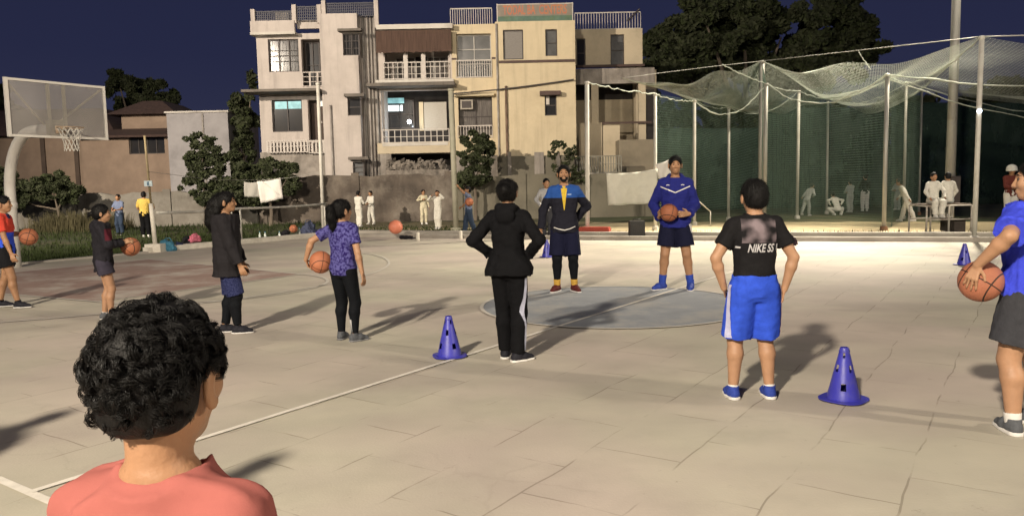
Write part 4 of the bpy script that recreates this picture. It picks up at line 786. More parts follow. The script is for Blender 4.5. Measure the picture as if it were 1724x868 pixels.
HAIR=mat('hair_black',(.0055,.005,.005),.6,.3,25,bump=.35,bscale=70,spec=.2,stretch=(1,1,.35)); EYE=mat('eye_dark',(.012,.009,.008),.3,.1,5)
WHITE=mat('rubber_white',(.62,.60,.57),.6,.06,9)
def unit(v): v=np.array(v,float); return v/(np.linalg.norm(v)+1e-9)
def ik(a,b,l1,l2,pole):
    a=np.array(a,float);b=np.array(b,float);d=b-a;L_=np.linalg.norm(d)
    if L_>(l1+l2)*.999: b=a+d/L_*(l1+l2)*.999; d=b-a; L_=np.linalg.norm(d)
    u=d/L_; x=(l1*l1-l2*l2+L_*L_)/(2*L_); h=math.sqrt(max(l1*l1-x*x,0)); p=np.array(pole,float); p=unit(p-u*(p@u)); return a+u*x+p*h,b
def hand(G,W,d,n,th,L_,curl=.35,ball=None,r_s=1.):
    """palm plus five separate bent fingers. d pointing direction, n palm normal, th thumb side"""
    W=np.array(W,float); d=unit(d); n=unit(np.array(n)-d*(np.array(n)@d)); s_=unit(np.array(th)-d*(np.array(th)@d)-n*(np.array(th)@n)); fr=.046*L_*r_s
    offs=(.165,.058,-.05,-.155); fl=(.40,.45,.42,.33); kn=[W+d*L_*.50+s_*o*L_*1.05 for o in offs]
    base=[W+d*L_*.06+s_*o*L_*.6 for o in offs]
    for a,b in zip(base,kn): G.cone(a,b,fr*1.15,fr*1.12,.008)
    if ball is not None:
        C,Rb=np.array(ball[0],float),ball[1]+fr*.9
        def on(p): return C+unit(p-C)*Rb
    for j in range(4):
        p=kn[j]; l=fl[j]*L_; pts=[p]
        if ball is not None:
            dd=d+s_*(.28,.09,-.09,-.28)[j]
            for q in (.45,.8,1.08): pts.append(on(kn[j]+unit(dd)*l*q))
            pts[0]=p
        else:
            dd=d+s_*(.10,.03,-.04,-.12)[j]; a_=curl*(1+.12*j)
            for q,lf in ((1,.45),(2,.31),(2.8,.24)): dr=unit(dd)*math.cos(a_*q)+n*math.sin(a_*q); pts.append(pts[-1]+dr*l*lf)
        G.chain(pts,[fr*1.08,fr*.98,fr*.92,fr*.8],.004)
    t0=W+d*L_*.12+s_*L_*.12; t1=t0+unit(d*.55+s_*.75+n*.35)*L_*.24; t2=t1+unit(d*.85+s_*.35+n*.35)*L_*.21
    if ball is not None: t1=C+unit(t1-C)*(Rb+.002); t2=C+unit(t2-C)*Rb
    G.chain([t0,t1,t2],[fr*1.35,fr*1.1,fr*.9],.008)
def person(label,loc,head,H,arms,feet=((.055,0),(-.055,0)),toes=(0.12,-.12),sex='m',hh=.135,garm=(),hair='short',skin=SK,look=0,nod=0,res=.009,wf=1.,lean=(0,0),socks=None,shoes=None,group=None,cat='person',beard=False,eyes=True,squat=0,knee=None,shoe_len=.150,neckr=1.,hipz=None,clampz=False,shd=0.):
    """loc: foot centre; head: heading (0 = away from the camera, positive = turned left); lengths in body heights"""
    me={} ; h=res; fem=sex=='f'
    lo=(-.42*H,-.38*H,-.01); hi=(.42*H,.38*H,1.06*H); z_=lambda v:v*H
    kx=H*wf*.92; sq=squat
    secs=[(.455,.050,.048),(.48,.085,.064),(.52,.098,.070),(.56,.092,.064),(.62,.076 if fem else .084,.056),(.68,.084 if fem else .093,.062),(.74,.094 if fem else .102,.066),(.785,.090 if fem else .098,.058),(.815,.066,.045),(.845,.036,.036)]
    drop=sq*.52
    def tr(z): k=(z-.50)/.35; return (lean[0]*k*H,lean[1]*k*H)
    secs=[(z-(shd if z>.7 else 0),a,b) for z,a,b in secs]
    T=[((z-drop)*H,tr(z)[0],tr(z)[1],a*kx,b*kx) for z,a,b in secs]
    sh={1:np.array([.098*kx+tr(.8)[0],tr(.8)[1],(.797-shd-drop)*H]),-1:np.array([-.098*kx+tr(.8)[0],tr(.8)[1],(.797-shd-drop)*H])}
    hip={1:np.array([.052*kx,0,(.50-drop)*H]),-1:np.array([-.052*kx,0,(.50-drop)*H])}
    ft={1:np.array([feet[0][0]*H,feet[0][1]*H,.042*H]),-1:np.array([feet[1][0]*H,feet[1][1]*H,.042*H])}
    kn={}
    for s_ in (1,-1):
        kp=(0.12*s_,1,0) if knee is None else knee[0 if s_==1 else 1]
        kn[s_],ft[s_]=ik(hip[s_],ft[s_],.232*H,.232*H,kp)
    neck0=np.array([tr(.82)[0],tr(.82)[1]-.002*H,(.815-shd*.8-drop)*H]); HZ=hh*H; chin=np.array([tr(.9)[0],tr(.9)[1]+.012*H,H*(1-drop)-HZ])
    RH=rotz(look)@rotx(-nod)
    hp=lambda p:chin+np.array([0,0,HZ*.35])+RH@((np.array(p)-np.array([0,0,.35]))*HZ)
    G=Grid(lo,hi,h)
    G.loft(T,.02)
    for s_ in (1,-1):
        G.cone(hip[s_],kn[s_],.056*kx,.036*kx,.03); c_=kn[s_]+(ft[s_]-kn[s_])*.28+np.array([0,-.010*H,0])
        G.cone(kn[s_],c_,.034*kx,.037*kx,.02); G.cone(c_,ft[s_],.036*kx,.0215*kx,.02)
        ta=toes[0 if s_==1 else 1]; td=np.array([math.sin(ta),math.cos(ta),0]); f0=ft[s_]; G.cone(f0-td*.02*H+np.array([0,0,-.02*H]),f0+td*.075*H+np.array([0,0,-.027*H]),.020*H,.014*H,.015)
    A={}
    for s_ in (1,-1):
        a=arms[0 if s_==1 else 1]; W=np.array(a['w'],float)*H; 
        e_,W=ik(sh[s_],W,.168*H,.150*H,a['pole']); A[s_]=(e_,W)
        G.cone(sh[s_],sh[s_]+(e_-sh[s_])*.35,.033*kx,.028*kx,.03); G.cone(sh[s_]+(e_-sh[s_])*.3,e_,.031*kx,.0235*kx,.02)
        m1=e_+(W-e_)*.28; G.cone(e_,m1,.0235*kx,.0255*kx,.015); G.cone(m1,W,.025*kx,.0155*kx,.015)
        fd=unit(W-e_); d=a.get('d',fd); n=a.get('n',(-s_,0,0)); t=a.get('t',(0,1,.2)); hand(G,W,d,n,t,.104*H,a.get('curl',.35),a.get('ball'),1.0 if h<.008 else 1.15)
        # neck-shoulder slope
        G.cone(neck0+np.array([s_*.02*H,0,.012*H]),sh[s_]+np.array([-s_*.02*H,0,.012*H]),.024*kx,.028*kx,.03)
    # neck and head
    ell=lambda c,r,k=.03,op='u':G.ell(hp(c),np.array(r)*HZ,RH,k*HZ/.2,op)
    G.cone(neck0,hp((0,-.10,.22)),.034*kx*neckr,.031*kx*neckr,.02)
    ell((0,-.05,.62),(.335,.42,.375)); ell((0,.14,.33),(.235,.25,.30)); ell((0,.27,.10),(.12,.10,.09)); ell((0,.0,.28),(.25,.25,.2))
    ell((0,.37,.60),(.21,.05,.06),.02)
    for s_ in (1,-1):
        ell((s_*.145,.425,.52),(.085,.05,.05),.02,'s'); ell((s_*.15,.30,.40),(.10,.10,.09),.03)
        ell((s_*.385,-.05,.45),(.038,.10,.165),.010)
        if h<.0062: ell((s_*.395,.0,.46),(.025,.05,.09),.006,'s')
    G.chain([hp((0,.40,.54)),hp((0,.475,.36))],[.030*HZ,.055*HZ],.012); 
    for s_ in (1,-1): ell((s_*.05,.43,.355),(.035,.04,.03),.012)
    ell((0,.375,.235),(.10,.05,.028),.01); ell((0,.37,.185),(.085,.05,.028),.01)
    Vt,F=G.mesh()
    body=np_mesh('person',Vt,F,skin,None,smooth=True); body.location=(loc[0],loc[1],loc[2] if len(loc)>2 else 0); body.rotation_euler=(0,0,head); tag(body,label,cat,group)
    # eyes, brows
    if eyes:
        eb=MB(); br=MB()
        for s_ in (1,-1):
            q=MB(); c=hp((s_*.14,.372,.525)); q.lathe([(0,-.04*HZ),(.035*HZ,-.022*HZ),(.045*HZ,0),(.035*HZ,.022*HZ),(0,.04*HZ)],10,tuple(c)); q.build('eye',EYE,body,True,world=False)
            b0,b1,b2=hp((s_*.07,.415,.625)),hp((s_*.15,.405,.645)),hp((s_*.235,.345,.62)); q=MB(); q.tube([b0,b1,b2],[.012*HZ,.018*HZ,.008*HZ],6); q.build('eyebrow',HAIR,body,True,world=False)
    if beard:
        Gb=Grid(chin-.7*HZ,chin+1.1*HZ,h*.8); E=lambda c,r,op='u',k=.02:Gb.ell(hp(c),np.array(r)*HZ,RH,k*HZ/.2,op)
        E((0,.15,.29),(.265,.27,.27)); E((0,.28,.09),(.14,.115,.10)); E((0,.12,.62),(.5,.6,.22),'s',.01); E((0,.46,.24),(.10,.10,.035),'s',.005); E((0,-.4,.4),(.5,.42,.7),'s',.01)
        Vb,Fb=Gb.mesh(); np_mesh('beard',Vb,Fb,HAIR,body,smooth=True)
    # hair
    if hair:
        Gh=Grid(hp((0,0,.4))-1.1*HZ-(np.array([0,0,1.1*HZ]) if hair in('long','pony') else 0),hp((0,0,.5))+1.0*HZ,h*.85); E=lambda c,r,op='u',k=.02:Gh.ell(hp(c),np.array(r)*HZ,RH,k*HZ/.2,op)
        vol={'crop':.025,'short':.035,'curly':.045}.get(hair,.045)
        E((0,-.06,.635),(.335+vol,.42+vol,.385+vol)); 
        if hair in('short','crop','curly'): E((0,-.22,.36),(.285,.25,.26),'u',.04)
        else: E((0,-.16,.42),(.33,.30,.34),'u',.04)
        Gh.wrinkle(.005*HZ/.2,int(H*1000),1.8)
        E((0,.52,.36),(.31,.42,.42),'s',.015); E((0,.42,.22),(.6,.42,.30),'s',.02)
        if hair in('short','crop','curly'):
            for s_ in (1,-1): E((s_*.42,.02,.36),(.16,.17,.20),'s',.015)
            E((0,-.1,-.05),(.6,.6,.22),'s',.02)
        if hair=='bun':
            E((0,-.50,.62),(.22,.20,.22),'u',.02); E((0,-.1,-.05),(.6,.6,.25),'s',.02)
        if hair=='pony':
            Gh.chain([hp((0,-.44,.72)),hp((.03,-.66,.62)),hp((.02,-.66,.2)),hp((.0,-.56,-.18)),hp((.0,-.54,-.42))],[.11*HZ,.17*HZ,.19*HZ,.14*HZ,.03*HZ],.02)
        if hair=='stub':
            Gh.chain([hp((0,-.42,.55)),hp((0,-.62,.5)),hp((0,-.70,.32))],[.08*HZ,.11*HZ,.05*HZ],.015)
        if hair=='long':
            Gh.chain([hp((0,-.30,.7)),hp((0,-.58,.45)),hp((.05,-.76,.05)),hp((.02,-.84,-.40)),hp((0,-.84,-.85))],[.25*HZ,.28*HZ,.27*HZ,.24*HZ,.08*HZ],.03)
            Gh.chain([hp((.16,-.25,.5)),hp((.24,-.50,.0)),hp((.20,-.74,-.5))],[.18*HZ,.17*HZ,.08*HZ],.02)
            Gh.wrinkle(.008*HZ/.2,7,1.6)
        Vh,Fh=Gh.mesh(); hm=np_mesh('hair',Vh,Fh,HAIR,body,smooth=True)

    # garments
    out={}
    for g in garm:
        k=g['k']; inf=g.get('inf',.012)
        if k=='top':
            Gg=Grid((lo[0],lo[1],.25*H),(hi[0],hi[1],.93*H),h); hem=(g['hem']-drop)*H; fl=g.get('flare',0)*H
            T2=[(z,cx,cy,max(a,.080*kx if z<.8*H else 0)+(fl*max(0,(.62-drop)*H-z)/(.62*H-.45*H) if fl else 0),max(b,.060*kx if z<.75*H else 0)+(fl*.6*max(0,(.62-drop)*H-z)/(.62*H-.45*H) if fl else 0)) for z,cx,cy,a,b in T]
            T2=[(hem-.02,)+T2[1][1:]]+[q for q in T2 if q[0]>hem] if hem>T2[0][0] else [(hem-.01,0,0,T2[1][3]+fl*1.1,T2[1][4]+fl)]+[(z,a,b,max(c,T2[1][3]),max(d,T2[1][4])) for z,a,b,c,d in T2]
            Gg.loft(T2,.015,inf,zlo=hem)
            for s_ in (1,-1):
                e_,W=A[s_]; sl=g['sleeve']; S0=sh[s_]
                Gg.cone(S0-np.array([s_*.03*H,0,0]),S0,.036*kx+inf*.5,.033*kx+inf*.5,.025)
                Gg.cone(neck0+np.array([s_*.02*H,0,.010*H]),S0+np.array([-s_*.02*H,0,.008*H]),.026*kx+inf*.5,.030*kx+inf*.7,.03)
                if sl<=1: E2=S0+(e_-S0)*sl; Gg.cone(S0,E2,.034*kx+inf*.6,.032*kx+inf*1.1,.02,flat=True)
                else:
                    Gg.cone(S0,e_,.034*kx+inf*.5,.025*kx+inf*.8,.02); E2=e_+(W-e_)*(sl-1); Gg.cone(e_,E2,.025*kx+inf*.8,.020*kx+inf*.75,.015,flat=True)
                    Gg.cone(e_+(E2-e_)*.93,E2,.019*kx+inf*.9,.022*kx+inf,.005,flat=True)
            Gg.wrinkle(g.get('wr',.0035)*1.25,g.get('seed',3),1.7)
            if g.get('hood'):
                Gg.chain([neck0+np.array([-.05*H,.01*H,.03*H]),neck0+np.array([-.035*H,-.04*H,.035*H]),neck0+np.array([.035*H,-.04*H,.035*H]),neck0+np.array([.05*H,.01*H,.03*H])],[.016*H,.026*H,.026*H,.016*H],.015)
                Gg.ell(neck0+np.array([0,-.065*H,-.005*H]),(.055*H,.024*H,.045*H),None,.02)
            elif g.get('collar'):
                for a0 in range(12):
                    a1,a2=a0*math.pi/6,(a0+1)*math.pi/6; Gg.cone(neck0+np.array([math.cos(a1)*.038*kx,math.sin(a1)*.038*kx-.005*H,.022*H]),neck0+np.array([math.cos(a2)*.038*kx,math.sin(a2)*.038*kx-.005*H,.022*H]),.011*H,.011*H,.008)
            Gg.cone(neck0+np.array([0,0,-.02*H]),neck0+np.array([0,-.004*H,g.get('col',.012)*H]),.052*kx*neckr,.047*kx*neckr,.02,flat=True)
            nk=g.get('neck',.022)
            Gg.ell(neck0+np.array([0,.012*H,.036*H]),(.040*kx*neckr,.042*kx*neckr,nk*H),None,.006,'s')
            if g.get('vneck'): Gg.cone(neck0+np.array([0,.07*H,.02*H]),neck0+np.array([0,.085*H,-.05*H]),.028*H,.008*H,.004,'s')
            Vg,Fg=Gg.mesh(); o=np_mesh(g['name'],Vg,Fg,g['m'],body,smooth=True); out[g['name']]=o
        elif k=='bottom':
            Gg=Grid((lo[0],lo[1],-.01),(hi[0],hi[1],.66*H),h); wz=(g.get('waist',.575)-drop)*H
            Gg.loft([q for q in T if q[0]<(.62-drop)*H],.02,inf,zhi=wz)
            ln=g['len']; wide=g.get('wide',0)*H
            for s_ in (1,-1):
                if ln<=1: E2=hip[s_]+(kn[s_]-hip[s_])*ln; Gg.cone(hip[s_],E2,.058*kx+inf,(.048 if ln<.7 else .040)*kx+inf*1.3+wide,.02,flat=True)
                else:
                    Gg.cone(hip[s_],kn[s_],.058*kx+inf,.040*kx+inf+wide*.3,.02); E2=kn[s_]+(ft[s_]-kn[s_])*(ln-1)
                    cc=kn[s_]+(ft[s_]-kn[s_])*.28+np.array([0,-.008*H,0]); Gg.cone(kn[s_],cc,.038*kx+inf+wide*.4,.038*kx+inf*.9+wide*.5,.02); Gg.cone(cc,E2,.038*kx+inf*.9+wide*.5,.024*kx+inf+wide,.02,flat=True)
            Gg.wrinkle(g.get('wr',.003)*1.25,g.get('seed',5),1.7); Gg.D[:,:,-1]=1
            Vg,Fg=Gg.mesh(); o=np_mesh(g['name'],Vg,Fg,g['m'],body,smooth=True); out[g['name']]=o
    if socks:
        for s_ in (1,-1):
            Gs=Grid(ft[s_]-.09*H,ft[s_]+np.array([.06,.06,.16])*H,h*.8); Gs.cone(ft[s_],ft[s_]+(kn[s_]-ft[s_])*socks[1],.0245*kx+.002,(.0245+.012*min(1,socks[1]*2))*kx,.01,flat=True); Vg,Fg=Gs.mesh(); np_mesh('sock',Vg,Fg,socks[0],body,smooth=True)
    if shoes:
        for s_ in (1,-1):
            ta=toes[0 if s_==1 else 1]; td=np.array([math.sin(ta),math.cos(ta),0]); sd=np.array([td[1],-td[0],0]); f0=ft[s_]*np.array([1,1,0]); zf=ft[s_][2]-.042*H; zf=max(zf,0); Ls=shoe_len*H
            Gs=Grid(f0-np.array([.12*H,.12*H,.012])+np.array([0,0,zf]),f0+np.array([.12*H,.12*H,.10*H])+np.array([0,0,zf]),min(h*.7,.006)); up=np.array([0,0,zf])
            Gs.cone(f0-td*.018*H+up+np.array([0,0,.026*H]),f0+td*Ls*.25+up+np.array([0,0,.026*H]),.025*H,.027*H,.01); Gs.cone(f0+td*Ls*.25+up+np.array([0,0,.024*H]),f0+td*Ls*.58+up+np.array([0,0,.017*H]),.027*H,.018*H,.02)
            Gs.cone(f0+up+np.array([0,0,.03*H]),f0-td*.004*H+up+np.array([0,0,(.062 if not shoes.get('high') else .078)*H]),.028*H,.0265*H,.012,flat=True)
            Gs.cut((0,0,-1),-(zf+.010)); Vg,Fg=Gs.mesh(); so=np_mesh('shoe',Vg,Fg,shoes['m'],body,smooth=True)
            Gs=Grid(f0-np.array([.12*H,.12*H,.02])+up,f0+np.array([.12*H,.12*H,.05])+up,min(h*.7,.006)); Gs.cone(f0-td*.018*H+up+np.array([0,0,.01]),f0+td*Ls*.25+up+np.array([0,0,.01]),.0275*H,.029*H,.0); Gs.cone(f0+td*Ls*.25+up+np.array([0,0,.01]),f0+td*Ls*.6+up+np.array([0,0,.01]),.029*H,.020*H,.0)
            Gs.cut((0,0,-1),-(zf+.001)); Gs.cut((0,0,1),zf+shoes.get('sh',.016)); Vg,Fg=Gs.mesh(); np_mesh('sole',Vg,Fg,shoes.get('sole',WHITE),so)
            if shoes.get('lace'):
                q=MB(); 
                for kk in range(4): c=f0+td*Ls*(.17+.09*kk)+up; zz=(.050-.007*kk)*H; q.tube([tuple(c+sd*.014*H+np.array([0,0,zz-.003])),tuple(c+np.array([0,0,zz+.003])),tuple(c-sd*.014*H+np.array([0,0,zz-.003]))],.0022,5)
                q.build('lace',WHITE,so,True,world=False)
    P=dict(body=body,sh=sh,hip=hip,kn=kn,ft=ft,A=A,chin=chin,HZ=HZ,RH=RH,hp=hp,T=T,H=H,neck0=neck0); P.update(out); return P
def decal(P,garment,vs,fs,origin,right,up,dirn,m,name,lift=.003,start=.5):
    """lay flat printed marks on a garment: each point is dropped on to its surface"""
    g=P[garment]; bv=BVHTree.FromPolygons([v.co for v in g.data.vertices],[p.vertices for p in g.data.polygons]); out=[]; dirn=Vector(dirn)
    for v in vs:
        p=Vector(origin)+Vector(right)*v[0]+Vector(up)*v[1]; hit=bv.ray_cast(p-dirn*start,dirn); q=(hit[0]-dirn*lift) if hit[0] else None; out.append(q)
    fs=[f for f in fs if all(out[i] is not None for i in f)]; out=[q if q is not None else Vector((0,0,1)) for q in out]
    used=sorted({i for f in fs for i in f}); mp_={i:k for k,i in enumerate(used)}; mb=MB(); mb.add([out[i] for i in used],[tuple(mp_[i] for i in f) for f in fs]); o=mb.build(name,m,P['body'],False,world=False); return o
def gridpoly(pts,wd,n=12):
    """a ribbon of small quads along a 2D polyline"""
    vs=[];fs=[]
    for i in range(len(pts)-1):
        a,b=np.array(pts[i]),np.array(pts[i+1]); d=(b-a)/np.linalg.norm(b-a); nn_=np.array([-d[1],d[0]])*wd/2; base=len(vs)
        for k in range(n+1): p=a+(b-a)*k/n; vs+=[tuple(p+nn_),tuple(p-nn_)]
        fs+=[(base+2*k,base+2*k+1,base+2*k+3,base+2*k+2) for k in range(n)]
    return vs,fs
def side_stripe(P,garment,side,pts,wd,m,name='stripe',y0=0):
    vs,fs=gridpoly(pts,wd,16); return decal(P,garment,vs,fs,(side*.02,y0,0),(0,1,0),(0,0,1),(-side,0,0),m,name,.008,.45)
def w2l(P,pw):
    b=P['body'] if isinstance(P,dict) else P; return (Matrix.Translation(b.location)@Matrix.Rotation(b.rotation_euler[2],4,'Z')).inverted()@Vector(pw)
def l2w(loc,head,pl): return Matrix.Translation((loc[0],loc[1],0))@Matrix.Rotation(head,4,'Z')@Vector(pl)
# ---------- basketballs
def ball_mat(name,col,dark):
    m=mat(name,col,.6,.15,5,bump=.35,bscale=160,spec=.35); t=m.node_tree; L=t.links.new; b=t.nodes['Principled BSDF']; cur=b.inputs['Base Color'].links[0].from_socket
    tcn=N(t,'ShaderNodeTexCoord'); nr=N(t,'ShaderNodeVectorMath',operation='NORMALIZE'); L(tcn.outputs['Object'],nr.inputs[0]); sp=N(t,'ShaderNodeSeparateXYZ'); L(nr.outputs[0],sp.inputs[0]); fac=None
    def lt(sock,off,wd):
        a=N(t,'ShaderNodeMath',operation='ABSOLUTE'); L(sock,a.inputs[0]); s_=N(t,'ShaderNodeMath',operation='SUBTRACT'); L(a.outputs[0],s_.inputs[0]); s_.inputs[1].default_value=off
        a2=N(t,'ShaderNodeMath',operation='ABSOLUTE'); L(s_.outputs[0],a2.inputs[0]); l=N(t,'ShaderNodeMath',operation='LESS_THAN'); L(a2.outputs[0],l.inputs[0]); l.inputs[1].default_value=wd; return l.outputs[0]
    for sock,off,wd in ((sp.outputs['X'],0,.03),(sp.outputs['Z'],0,.03),(sp.outputs['Y'],.62,.03)):
        f=lt(sock,off,wd)
        if fac is None: fac=f
        else: mx_=N(t,'ShaderNodeMath',operation='MAXIMUM'); L(fac,mx_.inputs[0]); L(f,mx_.inputs[1]); fac=mx_.outputs[0]
    mx=N(t,'ShaderNodeMix',data_type='RGBA'); L(fac,mx.inputs[0]); L(cur,mx.inputs[6]); mx.inputs[7].default_value=(*dark,1); L(mx.outputs[2],b.inputs['Base Color']); return m
BALL=ball_mat('ball_rubber_brown',(.30,.105,.050),(.02,.014,.012)); BALLO=ball_mat('ball_rubber_orange',(.42,.150,.075),(.09,.035,.02))
def ball(p,r,label,m=BALL,rot=(0,0,0),name='basketball',cat='basketball'):
    mb=MB(); n=24; prof=[(r*math.sin(math.pi*k/n),-r*math.cos(math.pi*k/n)) for k in range(n+1)]; prof[0]=(1e-4,-r); prof[-1]=(1e-4,r); mb.lathe(prof,36); o=mb.build(name,m,None,True); o.location=p; o.rotation_euler=rot; return tag(o,label,cat)

NAMED={}
# ---------- the players
def C_(name,col,**k): k.setdefault('spec',.12); return mat(name,col,k.pop('rough',.85),k.pop('var',.12),k.pop('scale',22),bump=k.pop('bump',.3),bscale=k.pop('bscale',150),**k)
BLK=C_('cloth_black',(.0045,.0045,.0055)); CHAR=C_('cloth_charcoal',(.017,.0155,.0175)); NAVY=C_('cloth_navy',(.008,.009,.026)); GREY=C_('cloth_dark_grey',(.042,.043,.050))
LEG=C_('leggings_black',(.005,.006,.008),rough=.75); MAROON=C_('shoe_maroon',(.085,.018,.018),rough=.7); BLUESH=C_('shoe_blue',(.030,.055,.28),rough=.6); BLKSH=C_('shoe_black',(.018,.018,.024),rough=.6); GRSH=C_('shoe_grey',(.09,.095,.105),rough=.7)
RELR=dict(w=(.160,.025,.487),pole=(.3,-1,0)); RELL=dict(w=(-.160,.025,.487),pole=(-.3,-1,0),n=(1,0,0))
def grip(C,r,out,fd,H,s_,pole,back=.50,th=None):
    C=np.array(C,float); out=unit(out); fd=unit(np.array(fd,float)-out*(np.array(fd)@out)); L_=.104*H; W=C+out*(r+.018)-fd*L_*back
    return dict(w=W/H,pole=pole,d=fd,n=-out,t=th if th is not None else (0,0,1),ball=(C,r),curl=.4)
# boy in red and blue, far left
H=1.50; loc=gr(17,518); hd=R(-78); r=.115; Cb=np.array([-.06,.27,.945])
P=NAMED['P_boy1']=person('person in a red and blue jersey and black shorts holding a basketball, far left',loc,hd,H,
 [dict(w=(.15,.10,.50),pole=(.2,-1,-.1)),grip(Cb,r,(-.8,-.1,.5),(.3,.9,.4),H,-1,(-.6,-1,-.3))],feet=((.05,.09),(-.06,-.10)),toes=(.1,-.15),hh=.142,res=.009,
 garm=[dict(k='top',name='jersey',m=region_mat('jersey_red_blue',(.035,.085,.62),[({'z':(1.02,None)},(.52,.055,.035)),({'z':(1.20,None),'ax':(None,.05)},(.03,.03,.09))]),hem=.47,sleeve=.72,inf=.016),
       dict(k='bottom',name='shorts',m=C_('cloth_black_shorts',(.010,.010,.012)),len=.55,inf=.016,wide=.008)],shoes=dict(m=BLKSH),socks=(BLK,.12),skin=SK,look=.05)
ball(l2w(loc,hd,Cb),r,'basketball held out in front by the boy in red and blue',BALL,(.4,.3,.5))
# girl in the dark jacket
H=1.37; loc=gr(181,538); hd=R(-62); r=.112; Cb=np.array([.0,.30,.86])
P=NAMED['P_girl2']=person('person in a dark maroon-sleeved jacket and grey shorts holding a basketball with both hands',loc,hd,H,
 [grip(Cb,r,(.75,-.15,.55),(-.1,.95,.3),H,1,(1,-.8,-.4)),grip(Cb,r,(-.75,-.15,.55),(.1,.95,.3),H,-1,(-1,-.8,-.4))],feet=((.045,.03),(-.05,-.02)),sex='f',hh=.145,hair='stub',res=.009,
 garm=[dict(k='top',name='jacket',m=region_mat('jacket_dark_maroon',(.016,.015,.019),[({'z':(.96,1.09),'y':(.03,None)},(.075,.012,.020))]),hem=.43,sleeve=2,inf=.022,wr=.006,hood=True),
       dict(k='bottom',name='shorts',m=C_('cloth_grey_violet',(.040,.036,.052)),len=.42,inf=.014,wide=.01)],shoes=dict(m=GRSH),socks=(WHITE,.1),skin=SKL)
ball(l2w(loc,hd,Cb),r,'basketball held at waist height by the girl in the maroon-sleeved jacket',BALL,(.2,.9,.1))
# girl in the charcoal jacket
H=1.49; loc=gr(390,560); hd=R(-80)
P=NAMED['P_girl3']=person('person with long black hair in a charcoal jacket, navy patterned shorts over leggings',loc,hd,H,
 [dict(w=(.12,.10,.495),pole=(.2,-1,-.3)),dict(w=(-.12,.08,.49),pole=(-.2,-1,-.3))],feet=((.035,.05),(-.04,-.05)),toes=(0,-.1),sex='f',hh=.138,hair='long',res=.008,wf=1.08,nod=-.05,
 garm=[dict(k='top',name='jacket',m=CHAR,hem=.415,sleeve=1.93,inf=.030,flare=.02,wr=.004,wsc=.7,collar=True),
       dict(k='bottom',name='shorts',m=region_mat('navy_patterned',(.007,.010,.045),[({'z':(0,2)},(.035,.042,.11),95)]),len=.98,inf=.018,wide=.006),dict(k='bottom',name='leggings',m=LEG,len=1.9,inf=.006)],shoes=dict(m=BLKSH),skin=SK)
# girl in the purple T-shirt
H=1.39; loc=gr(583,573); hd=R(-24); r=.113; Cb=np.array([-.285,.02,.775])
PURP=region_mat('purple_speckled',(.016,.009,.085),[({'z':(0,2)},(.09,.085,.26),42)])
P=NAMED['P_girl4']=person('person with ponytail in a purple speckled T-shirt and black leggings, ball on left hip',loc,hd,H,
 [dict(w=(.175,-.02,.487),pole=(.5,-1,0)),grip(Cb,r,(-.80,-.35,-.25),(.25,.45,-.85),H,-1,(-1,-.55,.1))],feet=((.075,.0),(-.062,.03)),toes=(.55,-.2),sex='f',hh=.148,hair='pony',res=.0075,wf=1.02,look=-.35,
 garm=[dict(k='top',name='shirt',m=PURP,hem=.475,sleeve=.62,inf=.014,wr=.004),
       dict(k='bottom',name='leggings',m=LEG,len=1.93,inf=.005,wr=.002)],shoes=dict(m=GRSH,sole=C_('sole_grey',(.20,.20,.21)),lace=1),skin=SKL)
vs,fs=gridpoly([(.088,.075),(.080,.22)],.028,10); decal(P,'leggings',vs,fs,(0,0,0),(1,0,0),(0,0,1),(0,1,0),C_('flash_white',(.5,.5,.5)),'shin_flash')
ball(l2w(loc,hd,Cb),r,'basketball tucked on the hip of the girl in the purple T-shirt',BALLO,(.7,.2,.4))
# woman in black
H=1.545; loc=gr(860,606); hd=R(-14)
P=NAMED['P_woman']=person('person in black jacket and black trousers, hands on hips, seen from behind',loc,hd,H,
 [dict(w=(.110,.035,.590),pole=(1,-1.0,.1),d=(-.3,.8,-.5),n=(-1,-.1,0),t=(0,-.3,1)),dict(w=(-.110,.035,.590),pole=(-1,-1.0,.1),d=(.3,.8,-.5),n=(1,-.1,0),t=(0,-.3,1))],feet=((.048,-.03),(-.042,.045)),toes=(.75,-.15),sex='f',hh=.135,hair='bun',res=.0075,wf=.97,
 garm=[dict(k='top',name='jacket',m=BLK,hem=.482,sleeve=1.95,inf=.020,flare=.055,wr=.006,wsc=.8,hood=True),
       dict(k='bottom',name='trousers',m=BLK,len=1.97,inf=.010,wide=.010,wr=.004)],shoes=dict(m=BLKSH,sh=.022),skin=SKL)
side_stripe(P,'trousers',1,[(-.035,.72),(-.045,.06)],.022,C_('stripe_pale_blue',(.36,.37,.46)))
